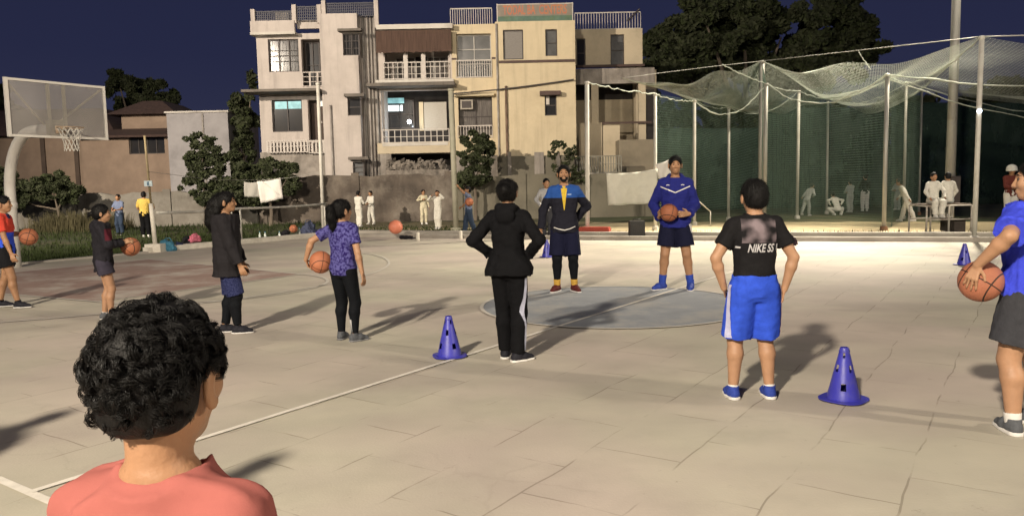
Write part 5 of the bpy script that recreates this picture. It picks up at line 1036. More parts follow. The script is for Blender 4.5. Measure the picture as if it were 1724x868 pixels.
# coach in black and blue
H=1.76; loc=gr(952,490); hd=R(176)
P=NAMED['P_coach1']=person('person with beard in a black and blue jacket over yellow shirt, maroon shoes',loc,hd,H,
 [dict(w=(.185,.0,.50),pole=(1,-.6,0)),dict(w=(-.085,-.105,.565),pole=(-1,-.25,0),d=(.9,-.1,-.3),n=(0,1,0))],feet=((.066,0),(-.072,0)),toes=(.45,-.4),hh=.132,hair='short',res=.008,wf=1.03,beard=True,nod=-.08,
 garm=[dict(k='top',name='undershirt',m=C_('cloth_yellow',(.55,.38,.045)),hem=.50,sleeve=.3,inf=.008,wr=.0015,neck=.02),
       dict(k='top',name='jacket',m=region_mat('jacket_black_blue',(.013,.013,.020),[({'z':(1.315,None)},(.020,.070,.26))]),hem=.475,sleeve=1.97,inf=.026,flare=.014,wr=.005,vneck=True,collar=True),
       dict(k='bottom',name='shorts',m=NAVY,len=.92,inf=.014,wide=.018,wr=.004,waist=.52),dict(k='bottom',name='tights',m=LEG,len=1.83,inf=.004,wr=.001)],shoes=dict(m=MAROON,high=1),socks=(C_('sock_yellow',(.50,.30,.06)),.26),skin=SK)
# yellow wedge in the open zip and the jacket hem trim
tri=[];fs=[]; n=10
for k in range(n+1):
    t_=k/n; ww=.040*(1-t_)+.004; tri+=[(-ww,-.30*t_),(0,-.30*t_),(ww,-.30*t_)]
for k in range(n):
    for j in (0,1): a=3*k+j; fs.append((a,a+3,a+4,a+1))
decal(P,'jacket',tri,fs,(0,0,1.445),(1,0,0),(0,0,1),(0,-1,0),C_('cloth_yellow_front',(.55,.38,.045)),'shirt_front',.004)
vs,fs=gridpoly([(-.15,.02),(-.08,-.01),(0,-.03),(.09,-.01),(.15,.01)],.012,6); decal(P,'jacket',vs,fs,(0,0,.90),(1,0,0),(0,0,1),(0,-1,0),WHITE,'hem_trim',.004)
vs,fs=gridpoly([(-.10,.0),(-.045,.0)],.014,4); decal(P,'jacket',vs,fs,(-.0,0,1.36),(1,0,0),(0,0,1),(0,-1,0),C_('print_pale_blue',(.35,.45,.65)),'chest_mark',.004)
# coach in the blue hoodie
H=1.85; loc=gr(1137,487); hd=R(168); r=.122; Cb=np.array([.085,.235,1.085])
P=NAMED['P_coach2']=person('person in a royal blue hoodie with white chevron, holding a basketball, facing the camera',loc,hd,H,
 [grip(Cb,r,(.95,.0,-.15),(-.2,.6,.35),H,1,(.8,-1,-.2)),dict(w=(-.10,.11,.575),pole=(-.5,-1,-.1),d=(.8,.5,0),n=(.3,-.9,0))],feet=((.098,.0),(-.112,0)),toes=(.75,.05),hh=.128,hair='short',res=.008,wf=1.02,look=.12,
 garm=[dict(k='top',name='hoodie',m=C_('cloth_royal_blue',(.016,.020,.15)),hem=.472,sleeve=1.97,inf=.032,flare=.012,wr=.006,hood=True,wsc=.8),
       dict(k='bottom',name='shorts',m=NAVY,len=.74,inf=.015,wide=.020,wr=.004,waist=.52)],shoes=dict(m=BLUESH,high=1),socks=(C_('sock_blue',(.030,.06,.32)),.32),skin=SK)
side_stripe(P,'shorts',-1,[(.045,.92),(.045,.80)],.07,WHITE,'side_patch')
vs,fs=gridpoly([(-.20,.085),(0,-.0)],.014,12); v2,f2=gridpoly([(0,0),(.20,.085)],.014,12); fs=fs+[tuple(i+len(vs) for i in f) for f in f2]; vs=vs+v2
decal(P,'hoodie',vs,fs,(0,0,1.355),(1,0,0),(0,0,1),(0,-1,0),WHITE,'chevron',.004)
for sx_ in (-1,1):
    vs,fs=gridpoly([(-.022,0),(.0,.008),(.022,.002)],.010,4); decal(P,'hoodie',vs,fs,(sx_*.10,0,1.455),(1,0,0),(0,0,1),(0,-1,0),WHITE,'chest_logo',.004)
ball(l2w(loc,hd,Cb),r,'basketball held against the belly of the coach in the blue hoodie',BALL,(1.2,.3,.2))
# boy in black T-shirt and bright blue shorts
H=1.50; loc=gr(1268,670); hd=R(4)
TSH=region_mat('tshirt_black_sky',(.0095,.0090,.010),[({'z':(1.085,1.245),'ax':(None,.118),'y':(None,.0)},(.20,.16,.175),9)])
P=NAMED['P_boy8']=person('person in a black T-shirt with grey back print and bright blue shorts, hands on hips',loc,hd,H,
 [dict(w=(.135,-.015,.505),pole=(1,-.35,.1),d=(-.1,.25,-.9),n=(-1,.3,0),t=(0,1,0)),dict(w=(-.135,.015,.515),pole=(-1,-.3,.1),d=(.3,.7,-.5),n=(1,0,0),t=(0,-.3,1))],feet=((.076,.0),(-.090,.015)),toes=(.05,-.02),hh=.148,hair='short',res=.0065,wf=1.06,
 garm=[dict(k='top',name='shirt',m=TSH,hem=.485,sleeve=.62,inf=.012,wr=.0035),
       dict(k='bottom',name='shorts',m=C_('shorts_bright_blue',(.030,.080,.55)),len=.93,inf=.018,wide=.012,wr=.005)],shoes=dict(m=BLUESH,sh=.022,lace=1),socks=(WHITE,.10),skin=SKL,shoe_len=.14)
side_stripe(P,'shorts',1,[(-.012,.80),(.0,.435)],.06,C_('stripe_pinkish',(.50,.36,.33))); side_stripe(P,'shorts',-1,[(-.02,.80),(-.02,.435)],.035,C_('stripe_lilac',(.42,.42,.58)))
vs,fs=text_mesh('NIKE SS',.085,.25,.0022); sc=.185/(max(v[0] for v in vs)-min(v[0] for v in vs))
decal(P,'shirt',[(v[0]*sc,v[1]*.9) for v in vs],fs,(.005,0,1.047),(1,0,0),(0,0,1),(0,1,0),C_('print_silver',(.42,.41,.42)),'lettering',.0035)
vs,fs=gridpoly([(-.150,.012),(-.125,.010)],.012,3); v2,f2=gridpoly([(.125,-.01),(.125,.03)],.012,3); fs=fs+[tuple(i+len(vs) for i in f) for f in f2]
decal(P,'shirt',vs+v2,fs,(0,0,1.045),(1,0,0),(0,0,1),(0,1,0),MATS['print_silver'],'lettering',.0035)
# man at the right edge
H=1.58; loc=gr(1731,724); hd=R(22); r=.119; Yb=4.42
Wb=at(1651,473,Yb); Cb=np.array(tuple((Matrix.Translation((loc[0],loc[1],0))@Matrix.Rotation(hd,4,'Z')).inverted()@Wb))
P=NAMED['P_man9']=person('person at the right edge in a royal blue shirt and grey shorts, back turned',loc,hd,H,
 [RELR,grip(Cb,r,(-.93,-.28,.22),(.35,.35,-.85),H,-1,(-.5,-1,.5),th=(.2,-1,.2))],feet=((.09,.03),(-.085,.0)),toes=(-.1,.45),hh=.142,hair='short',res=.0062,wf=1.16,look=.7,
 garm=[dict(k='top',name='shirt',m=region_mat('shirt_royal_blue',(.045,.065,.60),[({'z':(1.175,None),'ax':(None,.155),'y':(None,.04)},(.010,.010,.014))]),hem=.455,sleeve=.80,inf=.032,wr=.006),
       dict(k='bottom',name='shorts',m=GREY,len=.72,inf=.018,wide=.018,wr=.005,waist=.53)],shoes=dict(m=GRSH,sh=.024,lace=1),socks=(WHITE,.16),skin=SKL,shoe_len=.155)
ball(l2w(loc,hd,Cb),r,'basketball pressed under the arm of the person at the right edge',ball_mat('ball_rubber_tan',(.34,.125,.070),(.03,.016,.012)),(.5,.3,.9))
# foreground boy with curly hair
H=1.338; hc=at(262,640,1.06); loc=Vector((hc.x+.0,1.06,0)); hd=R(-16)
P=NAMED['P_close']=person('person with thick curly black hair in a coral T-shirt, seen close from behind',loc,hd,H,[RELR,RELL],hh=.150,hair='curly',res=.0055,wf=.98,shd=.014,look=R(8),nod=.04,skin=SK,neckr=1.12,
 garm=[dict(k='top',name='shirt',m=mat('coral_knit',(.30,.095,.082),.9,.06,9,bump=.08,bscale=500,spec=.15),hem=.46,sleeve=.6,inf=.010,wr=.0075,neck=.018,col=.020),dict(k='bottom',name='shorts',m=NAVY,len=.9,inf=.015,wide=.01)],shoes=dict(m=BLKSH))
# individual curls over the hair cap
rng=np.random.default_rng(11); hm=[o for o in P['body'].children if o.name.startswith('hair')][0]; hv=np.array([v.co[:] for v in hm.data.vertices]); hn=np.array([v.normal[:] for v in hm.data.vertices])
cen=hv.mean(0); top=hv[:,2].max(); rel=(hv[:,2]-hv[:,2].min())/(top-hv[:,2].min()); azz=np.arctan2(hv[:,0]-cen[0],hv[:,1]-cen[1]); pr=np.clip((rel-.04)*2.2,0.0,1)*np.where((rel<.42)&(np.abs(azz-.9)<.95),0,1); pr=pr/pr.sum()
nc=560; roots=rng.choice(len(hv),nc,p=pr); Vs=[];Fs=[];base=0
for ri in roots:
    nrm=hn[ri]; rp_=rel[ri]; up=np.array([0,0,1.]); tdir=unit(np.cross(nrm,rng.normal(size=3))+np.array([0,0,-.55])); side=unit(np.cross(nrm,tdir)); rad=rng.uniform(.0055,.0095); ln=rng.uniform(.018,.042)*(.22+.78*min(1,rp_*1.5)); turns=rng.uniform(.6,1.15); ph=rng.uniform(0,6.28)
    for q in range(22):
        o0=hv[ri]+tdir*rng.normal(0,.0028)+side*rng.normal(0,.0028)-nrm*.003; m_=11; tt=np.linspace(0,1,m_)[:,None]; dph=rng.normal(0,.14)
        rr=rad*(1+rng.normal(0,.12))*np.minimum(1,tt*2.5)
        pts=o0+tdir*ln*tt+nrm*(.006*np.sin(math.pi*tt)*min(1,rp_*1.5)+.002)+(side*np.cos(tt*6.28*turns+ph+dph)+nrm*np.sin(tt*6.28*turns+ph+dph))*rr
        T_=np.gradient(pts,axis=0); T_/=np.linalg.norm(T_,axis=1,keepdims=True); A_=np.cross(T_,[.3,.5,.8]); A_/=np.linalg.norm(A_,axis=1,keepdims=True); B_=np.cross(T_,A_); th=.00045*np.linspace(1,.45,m_)[:,None]
        ring=np.stack([pts+(A_*math.cos(a)+B_*math.sin(a))*th for a in (0,2.094,4.189)],1); Vs.append(ring.reshape(-1,3)); idx=np.arange(m_*3).reshape(m_,3)+base
        for k in range(3): k2=(k+1)%3; Fs.append(np.stack([idx[:-1,k],idx[:-1,k2],idx[1:,k2],idx[1:,k]],-1))
        base+=m_*3
STR=mat('hair_strands',(.0045,.004,.0038),.45,.2,30,spec=.28); cu=np_mesh('curls',np.concatenate(Vs),np.concatenate(Fs),STR,hm,smooth=True); cu['kind']='stuff'
# two more players beside the camera (outside the frame; their shadows fall into it)
for (sxp,syp,hgt,lab) in ((430,785,1.34,'person in plain sportswear standing left of the photographer'),(75,705,1.45,'person in plain sportswear standing farther left of the photographer')):
    s_=gr(sxp,syp); Lp=Vector(FL_A); q=s_+(Lp-s_)*((hgt-.1)/Lp.z)
    person(lab,(q.x,q.y),R(-30),hgt,[dict(w=(.13,.05,.55),pole=(1,-.3,0)),RELL],hh=.148,res=.014,eyes=False,garm=[dict(k='top',name='shirt',m=NAVY,hem=.47,sleeve=.6,inf=.015),dict(k='bottom',name='shorts',m=GREY,len=.8,inf=.015,wide=.01)],shoes=dict(m=BLKSH))
def strands(P,n,ln,seed,down=1.0):
    hm=[o for o in P['body'].children if o.name.startswith('hair')][0]; rng=np.random.default_rng(seed); hv=np.array([v.co[:] for v in hm.data.vertices]); hn=np.array([v.normal[:] for v in hm.data.vertices])
    k=rng.choice(len(hv),n); p=hv[k]; nn=hn[k]; crown=P['hp']((0,-.15,1.02)); d=p-crown; d[:,2]-=.05*down; d=d-nn*np.sum(d*nn,1,keepdims=True); d/=np.linalg.norm(d,axis=1,keepdims=True)+1e-6
    d=d+rng.normal(0,.28,d.shape); l=ln*rng.uniform(.5,1.2,(n,1)); m_=5; tt=np.linspace(0,1,m_)[None,:,None]; lift=rng.uniform(.001,.0045,(n,1,1))
    pts=p[:,None]-nn[:,None]*.002+d[:,None]*l[:,None]*tt+nn[:,None]*(lift*np.sin(math.pi*tt)*1.6+lift*.3-.010*(l[:,None]/.03)*tt*tt*.25)
    T_=np.gradient(pts,axis=1); T_/=np.linalg.norm(T_,axis=2,keepdims=True)+1e-9; A_=np.cross(T_,[.3,.5,.8]); A_/=np.linalg.norm(A_,axis=2,keepdims=True)+1e-9; B_=np.cross(T_,A_); th=.0009*np.linspace(1,.3,m_)[None,:,None]
    ring=np.stack([pts+(A_*math.cos(a)+B_*math.sin(a))*th for a in (0,2.094,4.189)],2); idx=np.arange(n*m_*3).reshape(n,m_,3); F=np.concatenate([np.stack([idx[:,:-1,q],idx[:,:-1,(q+1)%3],idx[:,1:,(q+1)%3],idx[:,1:,q]],-1).reshape(-1,4) for q in range(3)])
    o=np_mesh('hair_strands',ring.reshape(-1,3),F,HAIR,hm); o['kind']='stuff'
for i_,(nm_,n_,l_) in enumerate((('P_girl2',1800,.030),('P_girl3',3500,.045),('P_girl4',3200,.040),('P_woman',3000,.030),('P_coach1',1500,.022),('P_coach2',1500,.022),('P_boy8',3500,.026),('P_man9',3000,.024),('P_boy1',1400,.024))):
    strands(NAMED[nm_],n_,l_,50+i_)
# ---------- people on the field
WH=C_('cricket_white',(.58,.56,.50),stain=0); WHC=C_('cricket_cream',(.55,.50,.36)); WHG=C_('cricket_grey_white',(.40,.41,.38)); PADS=C_('pad_white',(.62,.61,.57)); SLB=C_('shirt_slate_blue',(.14,.17,.26)); YEL=C_('shirt_yellow',(.50,.36,.085)); JEA=C_('jeans',(.030,.045,.075)); DRD=C_('shirt_dark_red',(.13,.035,.028)); DKG=C_('cloth_dark_green',(.018,.024,.020)); LGR=C_('hoodie_light_grey',(.34,.34,.35))
def fielder(label,px,py,H,hd,top,bot,arms,sleeve=1.95,group='players and helpers out on the field',**k):
    loc=gr(px,py) if not isinstance(py,Vector) else py
    loc=Vector((loc.x,loc.y,k.pop('z0',GZ)))
    return person(label,loc,R(hd),H,arms,hh=.145,res=.016,eyes=False,group=group,wf=k.pop('wf',1.0),garm=[dict(k='top',name='shirt',m=top,hem=.47,sleeve=sleeve,inf=.016,wr=.006),dict(k='bottom',name='trousers',m=bot,len=1.93,inf=.014,wide=.012,wr=.006)],shoes=dict(m=k.pop('sh',WHITE)),**k)
FR=dict(w=(.06,.20,.62),pole=(.7,-1,-.3)); FLh=dict(w=(-.06,.20,.62),pole=(-.7,-1,-.3)); 
fielder('person in white cricket clothes with straight legs together, leftmost by the wall',605,380,1.44,-20,WH,WH,[FR,FLh],feet=((.035,0),(-.035,0)))
fielder('person in white cricket clothes with legs apart, second from the left by the wall',626,376,1.42,150,WH,WH,[FR,FLh],feet=((.06,.05),(-.07,-.03)))
fielder('person in cream cricket clothes with bent arm, third from the left by the wall',714,376,1.43,200,WHC,WHC,[dict(w=(.05,.14,.72),pole=(1,0,-.3)),RELL],feet=((.07,.03),(-.06,0)))
fielder('person in bright white clothes raising both hands, nearest the grey-green pole',738,384,1.40,160,WH,WH,[dict(w=(.10,.16,.86),pole=(1,.2,-.6)),dict(w=(-.12,.14,.92),pole=(-1,.2,-.6))],feet=((.035,0),(-.04,0)))
P=fielder('person in a slate blue shirt and jeans raising an arm while carrying an orange ball',790,395,1.53,100,SLB,JEA,[dict(w=(.08,.14,.58),pole=(1,-.6,-.2)),dict(w=(-.12,.20,.99),pole=(-1,0,-.4))],.8,feet=((.05,.10),(-.05,-.12)),sh=BLKSH)
bp=at(790,340,gr(790,395).y-.22); ball(bp,.13,'orange ball at the waist of the man with the raised arm',BALLO,name='ball',cat='ball')
fielder('person in a slate shirt and dark trousers, standing left of the yellow-shirted man',203,394,1.50,175,SLB,JEA,[FR,FLh],.8,sh=BLKSH)
P=fielder('person in a yellow shirt and black trousers beside the corner post',246,398,1.58,10,YEL,BLK,[dict(w=(.13,.12,.56),pole=(1,-.6,-.2)),dict(w=(-.10,.16,.55),pole=(-1,-.6,0))],.85,sh=WHITE,wf=1.1)
P=fielder('person in a light grey top partly hidden behind the bearded coach',921,401,1.70,190,LGR,GREY,[dict(w=(.12,.12,.56),pole=(1,-.6,-.2)),RELL],sh=BLKSH)
fielder('person in greyish white bowling with one leg trailing, left end inside the net',1358,362,1.36,-60,WHG,WHG,[dict(w=(.05,.22,.60),pole=(1,-.6,-.2)),dict(w=(-.12,-.12,.52),pole=(-1,-.8,0))],feet=((.04,.06),(-.04,-.20)),lean=(0,.2))
fielder('person in white crouching low on the grass with the back to the camera',1411,361,1.42,4,WH,WH,[dict(w=(.16,.16,.30),pole=(1,-.3,.2)),dict(w=(-.16,.16,.30),pole=(-1,-.3,.2))],feet=((.10,.02),(-.10,.02)),squat=.62,lean=(0,.28),knee=((.9,1,.3),(-.9,1,.3)))
fielder('person in greyish white standing behind the crouching player',1431,356,1.45,10,WHG,WHG,[FR,FLh])
fielder('person in a very dark top and pale pads near the green screen',1456,354,1.70,-10,DKG,PADS,[FR,FLh],wf=1.05)
fielder('person in white stepping forward with bent knees, right of the centre net poles',1527,372,1.46,60,WH,WH,[dict(w=(.14,.20,.56),pole=(1,-.6,-.2)),dict(w=(-.14,-.05,.52),pole=(-1,-.8,0))],feet=((.06,.14),(-.05,-.16)),lean=(0,.15),wf=1.1)
fielder('person in pale grey half hidden behind the player stepping forward',1511,352,1.50,120,WHG,WHG,[FR,FLh])
fielder('person in a dark red shirt, white helmet and batting pads at the far right',1700,372,1.80,170,DRD,PADS,[dict(w=(.05,.20,.62),pole=(.7,-1,-.3)),dict(w=(-.05,.20,.62),pole=(-.7,-1,-.3))],feet=((.07,0),(-.07,0)),wf=1.12)
hp_=gr(1700,372); q=MB(); q.lathe([(.16,-.05),(.165,0),(.155,.08),(.11,.14),(.04,.17),(1e-4,.172)],16); q.obox((0,-.17,-.03),(1,0,0),(0,1,0),(0,0,1),.10,.06,.008); hl=q.build('helmet',PADS,None,True); hl.location=(hp_.x+.0,hp_.y,GZ+1.80*.945); tag(hl,'white batting helmet on the head of the player in dark red','helmet')
# ---------- metal trolley frame with two sitters
tb=gr(1592,397); tx0=at(1556,380,tb.y).x; tx1=at(1631,380,tb.y).x; th_=at(1592,346,tb.y).z; ty0,ty1=tb.y-.1,tb.y+.75
tr_=empty('metal_frame',((tx0+tx1)/2,tb.y,GZ),0,'low rusty white tubular bench frame with boards, two players sitting on it','bench')
FRM=mat('frame_chipped_white',(.40,.37,.32),.7,.2,3,stain=.8,stain_col=(.12,.07,.045),stain_scale=4)
for x in (tx0,(tx0+tx1)/2,tx1):
    for y in (ty0,ty1): m_=MB(); m_.tube([(x,y,GZ),(x,y,th_)],.024,8); m_.build('leg',FRM,tr_,True)
m_=MB()
for y in (ty0,ty1):
    for z in (th_,th_*.55,GZ+.08): m_.tube([(tx0,y,z),(tx1,y,z)],.020,8)
for x in (tx0,tx1):
    for z in (th_,GZ+.08): m_.tube([(x,ty0,z),(x,ty1,z)],.020,8)
m_.build('rails',FRM,tr_,True)
m_=MB()
for k in range(5): y=ty0+.03+k*.16; m_.box(tx0-.02,tx1+.02,y,y+.13,th_+.021,th_+.045)
m_.build('seat_boards',mat('board_dark',(.10,.075,.055),.9,.3,4),tr_)
m_=MB(); m_.box((tx0+tx1)/2+.2,tx1-.08,ty0+.1,ty1-.1,GZ+.12,GZ+.45); m_.build('crate',mat('crate_dark_brown',(.045,.035,.028),.9,.3,5),tr_)
fielder('person in white sitting on the left of the metal frame, dark strap across the chest',0,Vector((at(1577,340,tb.y).x,tb.y+.18,0)),1.42,178,WH,WH,[dict(w=(.13,.16,.34),pole=(1,-.4,0)),dict(w=(-.13,.16,.34),pole=(-1,-.4,0))],feet=((.05,.20),(-.05,.20)),squat=.40,z0=th_+.045-.285*1.42+.07)
fielder('person in white sitting on the right of the metal frame with the back turned',0,Vector((at(1611,340,tb.y).x,tb.y+.42,0)),1.42,-12,WH,WHG,[dict(w=(.13,.16,.34),pole=(1,-.4,0)),dict(w=(-.13,.16,.34),pole=(-1,-.4,0))],feet=((.05,.20),(-.05,.20)),squat=.40,z0=th_+.045-.285*1.42+.07)

# ================================================================== LOOSE THINGS ON AND ROUND THE COURT
CONEM=mat('cone_plastic_blue',(.036,.036,.34),.42,.10,4,stain=.35,stain_col=(.10,.095,.20),stain_scale=14,spec=.6,bump=.06,bscale=60)
def make_cone(h=.36):
    rt=empty('traffic_cone',(0,0,0)); n=32; prof=[(.108,.010),(.105,.03)]+[(.105-.074*(k/13),.03+(h-.05)*k/13) for k in range(1,14)]+[(.029,h-.004),(.024,h)]
    skip=set()
    for i,ks in ((3,(1,9,17,25)),(4,(1,9,17,25)),(8,(5,13,21,29)),(9,(5,13,21,29)),(12,(1,9,17,25)),(13,(1,9,17,25))):
        for k in ks: skip|={(i,k),(i,(k+1)%n)}
    m_=MB(); m_.lathe(prof,n,skip=skip); inner=[(r_-.003,z) for r_,z in prof][::-1]; m_.lathe(inner,n,skip={(len(prof)-2-i,k) for i,k in skip}); m_.add([(prof[-1][0]*math.cos(2*math.pi*k/n),prof[-1][0]*math.sin(2*math.pi*k/n),h) for k in range(n)]+[((prof[-1][0]-.003)*math.cos(2*math.pi*k/n),(prof[-1][0]-.003)*math.sin(2*math.pi*k/n),h) for k in range(n)],[(k,(k+1)%n,(k+1)%n+n,k+n) for k in range(n)])
    m_.build('cone_body',CONEM,rt,True)
    m_=MB(); m_.lathe([(.031,0),(.036,.004),(.035,.014),(.028,.018)],24,(0,0,h-.035)); m_.build('collar',CONEM,rt,True)
    m_=MB(); pts=[]; N4=48
    for k in range(N4):
        a=2*math.pi*k/N4; c,s_=math.cos(a),math.sin(a); pw=.30; pts.append((.150*math.copysign(abs(c)**.7,c),.150*math.copysign(abs(s_)**.7,s_)))
    vs=[(x,y,.006) for x,y in pts]+[(x,y,.011) for x,y in pts]+[(.104*math.cos(2*math.pi*k/N4),.104*math.sin(2*math.pi*k/N4),.013) for k in range(N4)]
    m_.add(vs,[(k,(k+1)%N4,(k+1)%N4+N4,k+N4) for k in range(N4)]+[(k+N4,(k+1)%N4+N4,(k+1)%N4+2*N4,k+2*N4) for k in range(N4)]+[tuple(reversed(range(N4)))]); m_.build('base_plate',CONEM,rt)
    return rt
cone0=make_cone()
for i,(px,py,rz,lab) in enumerate(((757,600,.2,'blue plastic training cone on the midcourt line, left of the woman in black'),(1420,673,.75,'blue plastic training cone nearest the camera, right of the boy in blue shorts'),(921,433,.5,'small distant blue cone beside the bearded coach'),(1623,446,.3,'blue cone partly hidden behind the forearm of the person at the right edge'))):
    c=cone0 if i==0 else copy_tree(cone0); p=gr(px,py); c.location=(p.x,p.y,.006); c.rotation_euler=(0,0,rz); tag(c,lab,'training cone','blue training cones on the court')
# hoop
hb=Vector((-8.62,15.0,0)); vb=Vector((.835,-.55,0)).normalized(); ub=Vector((.55,.835,0)).normalized(); z0b=2.60; z1b=3.62
hp0=hb-vb*2.2; HPL=empty('basketball_hoop',(hp0.x,hp0.y,0),0,'white gooseneck basketball hoop with worn transparent backboard at the left','basketball hoop')
WP=mat('hoop_white_paint',(.58,.555,.51),.5,.07,2,stain=.3,stain_col=(.36,.30,.24),stain_scale=2)
m_=MB(); zc=2.78; path=[(hp0.x,hp0.y,-.03),(hp0.x,hp0.y,1.55)]
for k in range(1,11): a=math.pi/2*k/10; path.append(tuple(hp0+vb*(1.15*(1-math.cos(a)))+Vector((0,0,1.55+(zc-1.55)*math.sin(a)))))
path.append(tuple(hb-vb*.22+Vector((0,0,zc)))); m_.tube(path,.105,16); m_.build('gooseneck_pole',WP,HPL,True)
m_=MB(); m_.lathe([(.115,-.06),(.122,-.05),(.122,.05),(.115,.06)],16,(hp0.x,hp0.y,1.3)); m_.build('pole_collar',WP,HPL,True)
m_=MB(); m_.obox(hb-vb*.16+Vector((0,0,zc)),vb,ub,(0,0,1),.10,.13,.15); m_.build('mounting_bracket',mat('bracket_yellowed',(.42,.36,.22),.6,.2,3),HPL)
acr=mat('acrylic_clouded',(.34,.32,.30),.35,.2,1.4,spec=.5,alpha=.42)
m_=MB(); m_.obox(hb+Vector((0,0,(z0b+z1b)/2)),ub,vb,(0,0,1),.88,.006,(z1b-z0b)/2-.02); m_.build('backboard',acr,HPL)
m_=MB()
for zz in (z0b,z1b): m_.obox(hb+Vector((0,0,zz)),ub,vb,(0,0,1),.90,.022,.022)
for s_,ww in ((-1,.032),(1,.022)): m_.obox(hb+ub*(s_*.90)+Vector((0,0,(z0b+z1b)/2)),ub,vb,(0,0,1),ww,.026,(z1b-z0b)/2+.024)
m_.build('board_frame',WP,HPL)
YB=mat('brace_yellowed',(.45,.40,.27),.6,.15,3); m_=MB()
c0=hb-vb*.3+Vector((0,0,zc+.06))
m_.tube([c0-ub*.05-vb*.15,hb-ub*.86-vb*.04+Vector((0,0,z1b-.05))],.020,6); m_.tube([c0+ub*.05,hb+ub*.86-vb*.04+Vector((0,0,z1b-.05))],.020,6)
for s_ in (-.16,.13): m_.obox(hb+ub*s_-vb*.035+Vector((0,0,(z1b+zc)/2)),ub,vb,(0,0,1),.028,.018,(z1b-zc)/2)
m_.build('brace',YB,HPL)
rc=hb+vb*.38+Vector((0,0,2.76)); m_=MB(); m_.tube([rc+Vector((.225*math.cos(a),.225*math.sin(a),0)) for a in [2*math.pi*k/28 for k in range(29)]],.010,6); m_.obox(hb+vb*.09+Vector((0,0,2.76)),vb,ub,(0,0,1),.09,.07,.012); m_.obox(hb+vb*.014+Vector((0,0,2.74)),vb,ub,(0,0,1),.006,.09,.07); m_.build('rim',mat('rim_rusty',(.30,.22,.15),.6,.3,6),HPL,True)
m_=MB(); nst=12; zs=[0,-.09,-.18,-.27,-.36,-.44]; rs=[.222,.19,.155,.13,.122,.128]
for k in range(nst):
    for dr in (1,-1): m_.tube([rc+Vector((rs[j]*math.cos(2*math.pi*(k+dr*j*.5)/nst),rs[j]*math.sin(2*math.pi*(k+dr*j*.5)/nst),zs[j])) for j in range(6)],.0055,4,caps=False)
m_.build('net',mat('hoop_net_cord',(.52,.50,.45),.9,.1,4),HPL)
# speaker box
p=gr(1073,402); sp_=empty('speaker_box',(p.x,p.y+.2,0),0,'black portable speaker box with handle on the far edge of the court','speaker')
x0,x1,_,z1=rect(1061,372,1086,402,p.y); BP=mat('speaker_black',(.016,.015,.015),.6,.2,6); m_=MB(); m_.box(x0,x1,p.y,p.y+.34,.02,z1); m_.build('cabinet',BP,sp_); m_=MB(); m_.box(x0+.03,x1-.03,p.y-.012,p.y-.002,.06,z1-.10); m_.build('grille',mat('speaker_grille',(.030,.028,.027),.5,.3,40,bump=.8,bscale=120),sp_); xm_=(x0+x1)/2; m_=MB(); m_.tube([(xm_-.10,p.y+.17,z1-.01),(xm_-.09,p.y+.17,z1+.045),(xm_+.09,p.y+.17,z1+.045),(xm_+.10,p.y+.17,z1-.01)],.012,6); m_.build('handle',BP,sp_,True)
# bags and small items
def bag(loc,sx_,sy_,sz_,m,label,cat='bag',seed=0,strap=True,name='bag',rz=0):
    G=Grid((-sx_,-sy_*1.2,-.01),(sx_,sy_*1.2,sz_*1.5),.012); rnd=random.Random(seed); G.cone((-sx_*.32,0,sz_*.30),(sx_*.32,0,sz_*.26),sz_*.30,sz_*.26,.03); G.cone((-sx_*.26,.03,sz_*.5),(sx_*.20,-.02,sz_*.62),sz_*.22,sz_*.24,.03); G.ell((rnd.uniform(-.25,.25)*sx_,0,sz_*.7),(sx_*.28,sy_*.35,sz_*.28),None,.03); G.wrinkle(.022,seed,2.4); G.cut((0,0,-1),-.001)
    Vg,Fg=G.mesh(); o=np_mesh(name,Vg,Fg,m,None,smooth=True); o.location=loc; o.rotation_euler=(0,0,rz); tag(o,label,cat)
    if strap: q=MB(); q.tube([(-sx_*.3,0,sz_*.75),(-sx_*.15,.01,sz_*1.05),(sx_*.12,0,sz_*1.08),(sx_*.28,0,sz_*.75)],.012,6); q.build('strap',m,o,True,world=False)
    return o
kz=.13
def kp(px,py): p=gr(px,py); return Vector((p.x,p.y+.12,0))
TEAL=C_('bag_teal',(.05,.16,.24)); PINK=C_('bag_pink',(.55,.16,.22)); BNV=C_('bag_navy',(.02,.025,.06)); BBK=C_('bag_black',(.015,.014,.017))
bag(at(283,412,19.9)*1-Vector((0,0,at(283,412,19.9).z-GZ)),.42,.3,.34,TEAL,'slouching teal blue bag on the grass beside the corner post',seed=1)
bag(at(297,410,20.3)-Vector((0,0,at(297,410,20.3).z-GZ)),.30,.25,.22,BNV,'small navy bag lying against the teal one',seed=2)
bag(at(329,405,21.1)-Vector((0,0,at(329,405,21.1).z-.13)),.34,.22,.22,PINK,'pink bag set on the white kerb behind the grey jacket girl',seed=3,rz=.9)
bag(at(316,402,21.6)-Vector((0,0,at(316,402,21.6).z-GZ)),.34,.3,.30,BBK,'black bag on the grass behind the pink one',seed=4)
bag(at(520,390,25.2)-Vector((0,0,at(520,390,25.2).z-GZ)),.46,.35,.52,C_('bag_blue_grey',(.055,.065,.11)),'tall blue-grey rucksack leaning near the slim pole',seed=5,name='rucksack')
bag(at(478,391,24.4)-Vector((0,0,at(478,391,24.4).z-GZ)),.40,.3,.28,BBK,'flat black bag under the basketball on the grass edge',seed=6,strap=False)
bp=at(494,385,24.5); ball(bp,.13,'basketball resting on bags at the left end of the far kerb',BALLO)
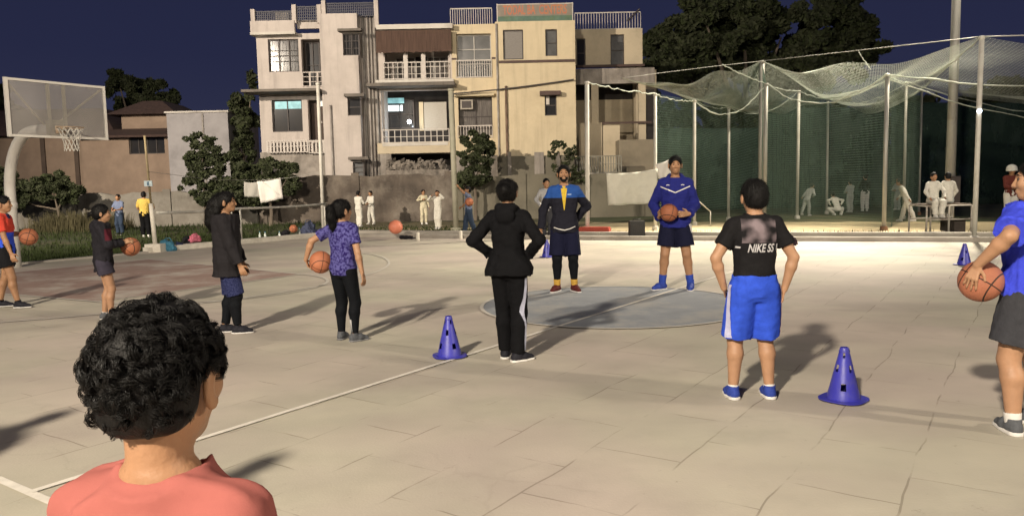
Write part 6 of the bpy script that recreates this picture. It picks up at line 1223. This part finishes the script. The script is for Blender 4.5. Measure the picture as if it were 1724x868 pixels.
for px,py,Y_,hh_,lab in ((437,386,23.6,.26,'slim clear drinking bottle standing farthest left on the grass edge'),(446,384,23.9,.24,'drinking bottle standing between two other bottles on the grass edge'),(470,383,24.3,.22,'squat drinking bottle standing nearest the basketball on the bags'),(504,386,24.8,.30,'white bottle standing right of the basketball on the bags')):
    b_=at(px,py,Y_); m_=MB(); m_.lathe([(1e-4,0),(.036,.002),(.038,.02),(.038,hh_*.68),(.016,hh_*.86),(.016,hh_)],14,(0,0,0)); o=m_.build('bottle',mat('bottle_plastic',(.50,.55,.50),.2,.1,5,spec=.6),None,True,loc=(0,0,0)); o.location=(b_.x,Y_,.13 if px>480 else GZ); o.location.z=GZ; tag(o,lab,'bottle','bottles on the grass edge'); q=MB(); q.lathe([(.018,hh_-.002),(.019,hh_+.025),(1e-4,hh_+.027)],12); q.build('bottle_cap',TEAL,o,True,world=False)
bp=at(665,388,22.4); ball((bp.x,22.55,.16+.20),.205,'big smooth orange ball resting on the outer step of the far kerb',mat('exercise_ball_orange',(.62,.20,.12),.55,.06,3),name='ball',cat='ball')
kp1=gr(688,402); bag((kp1.x,kp1.y-.15,.0),.62,.22,.12,BBK,'flat dark cloth bundle lying on the far kerb right of the orange ball','cloth bundle',7,False,'cloth_bundle')
for px,py,lab in ((704,405,'short white stump post on the far kerb by the dark bundle'),(776,402,'short white stump post on the far kerb near the grey-green pole')):
    p=gr(px,py); m_=MB(); m_.lathe([(.05,0),(.05,.22),(.042,.24),(1e-4,.242)],12); o=m_.build('stump_post',KW,None,True,loc=(0,0,0)); o.location=(p.x,p.y-.05,0); tag(o,lab,'post')
p=gr(1328,413); bag((p.x,p.y,0),.44,.26,.22,C_('bag_maroon_black',(.035,.022,.030)),'dark sports bag with pale patch on the court near the far edge',seed=8)
p=gr(1005,401); m_=MB(); m_.box(-.45,.45,-.12,.12,0,.07); m_.box(-.43,.43,-.11,.11,.07,.12); o=m_.build('folded_mat',C_('mat_red',(.32,.065,.045)),None,loc=(0,0,0)); o.location=(p.x,p.y+.55,.165); o.rotation_euler=(0,0,-.42); tag(o,'folded red mat lying on the outer step by the white net pole','mat')
# stay wire / small frame behind the blue coach
m_=MB(); a=at(1169,332,26); b_=at(1196,356,26.3); m_.tube([a,b_],.02,6); m_.tube([b_,Vector((b_.x,b_.y,GZ))],.02,6); o=m_.build('stay_bar',MET,None,True,loc=(b_.x,b_.y,GZ)); tag(o,'thin bent stay bar beside the net pole behind the blue coach','stay bar')
# small lamp on the net pole at the right
a=at(1649,187,R0.y-.08); m_=MB(); m_.lathe([(1e-4,-.05),(.04,-.04),(.055,0),(.04,.04),(1e-4,.05)],12); o=m_.build('pole_lamp',mat('pole_lamp_lit',(.8,.9,1),.4,.02,3,emit=5),None,True,loc=(0,0,0)); o.location=a; tag(o,'tiny bright lamp fixed to the white net pole nearest the court','lamp')
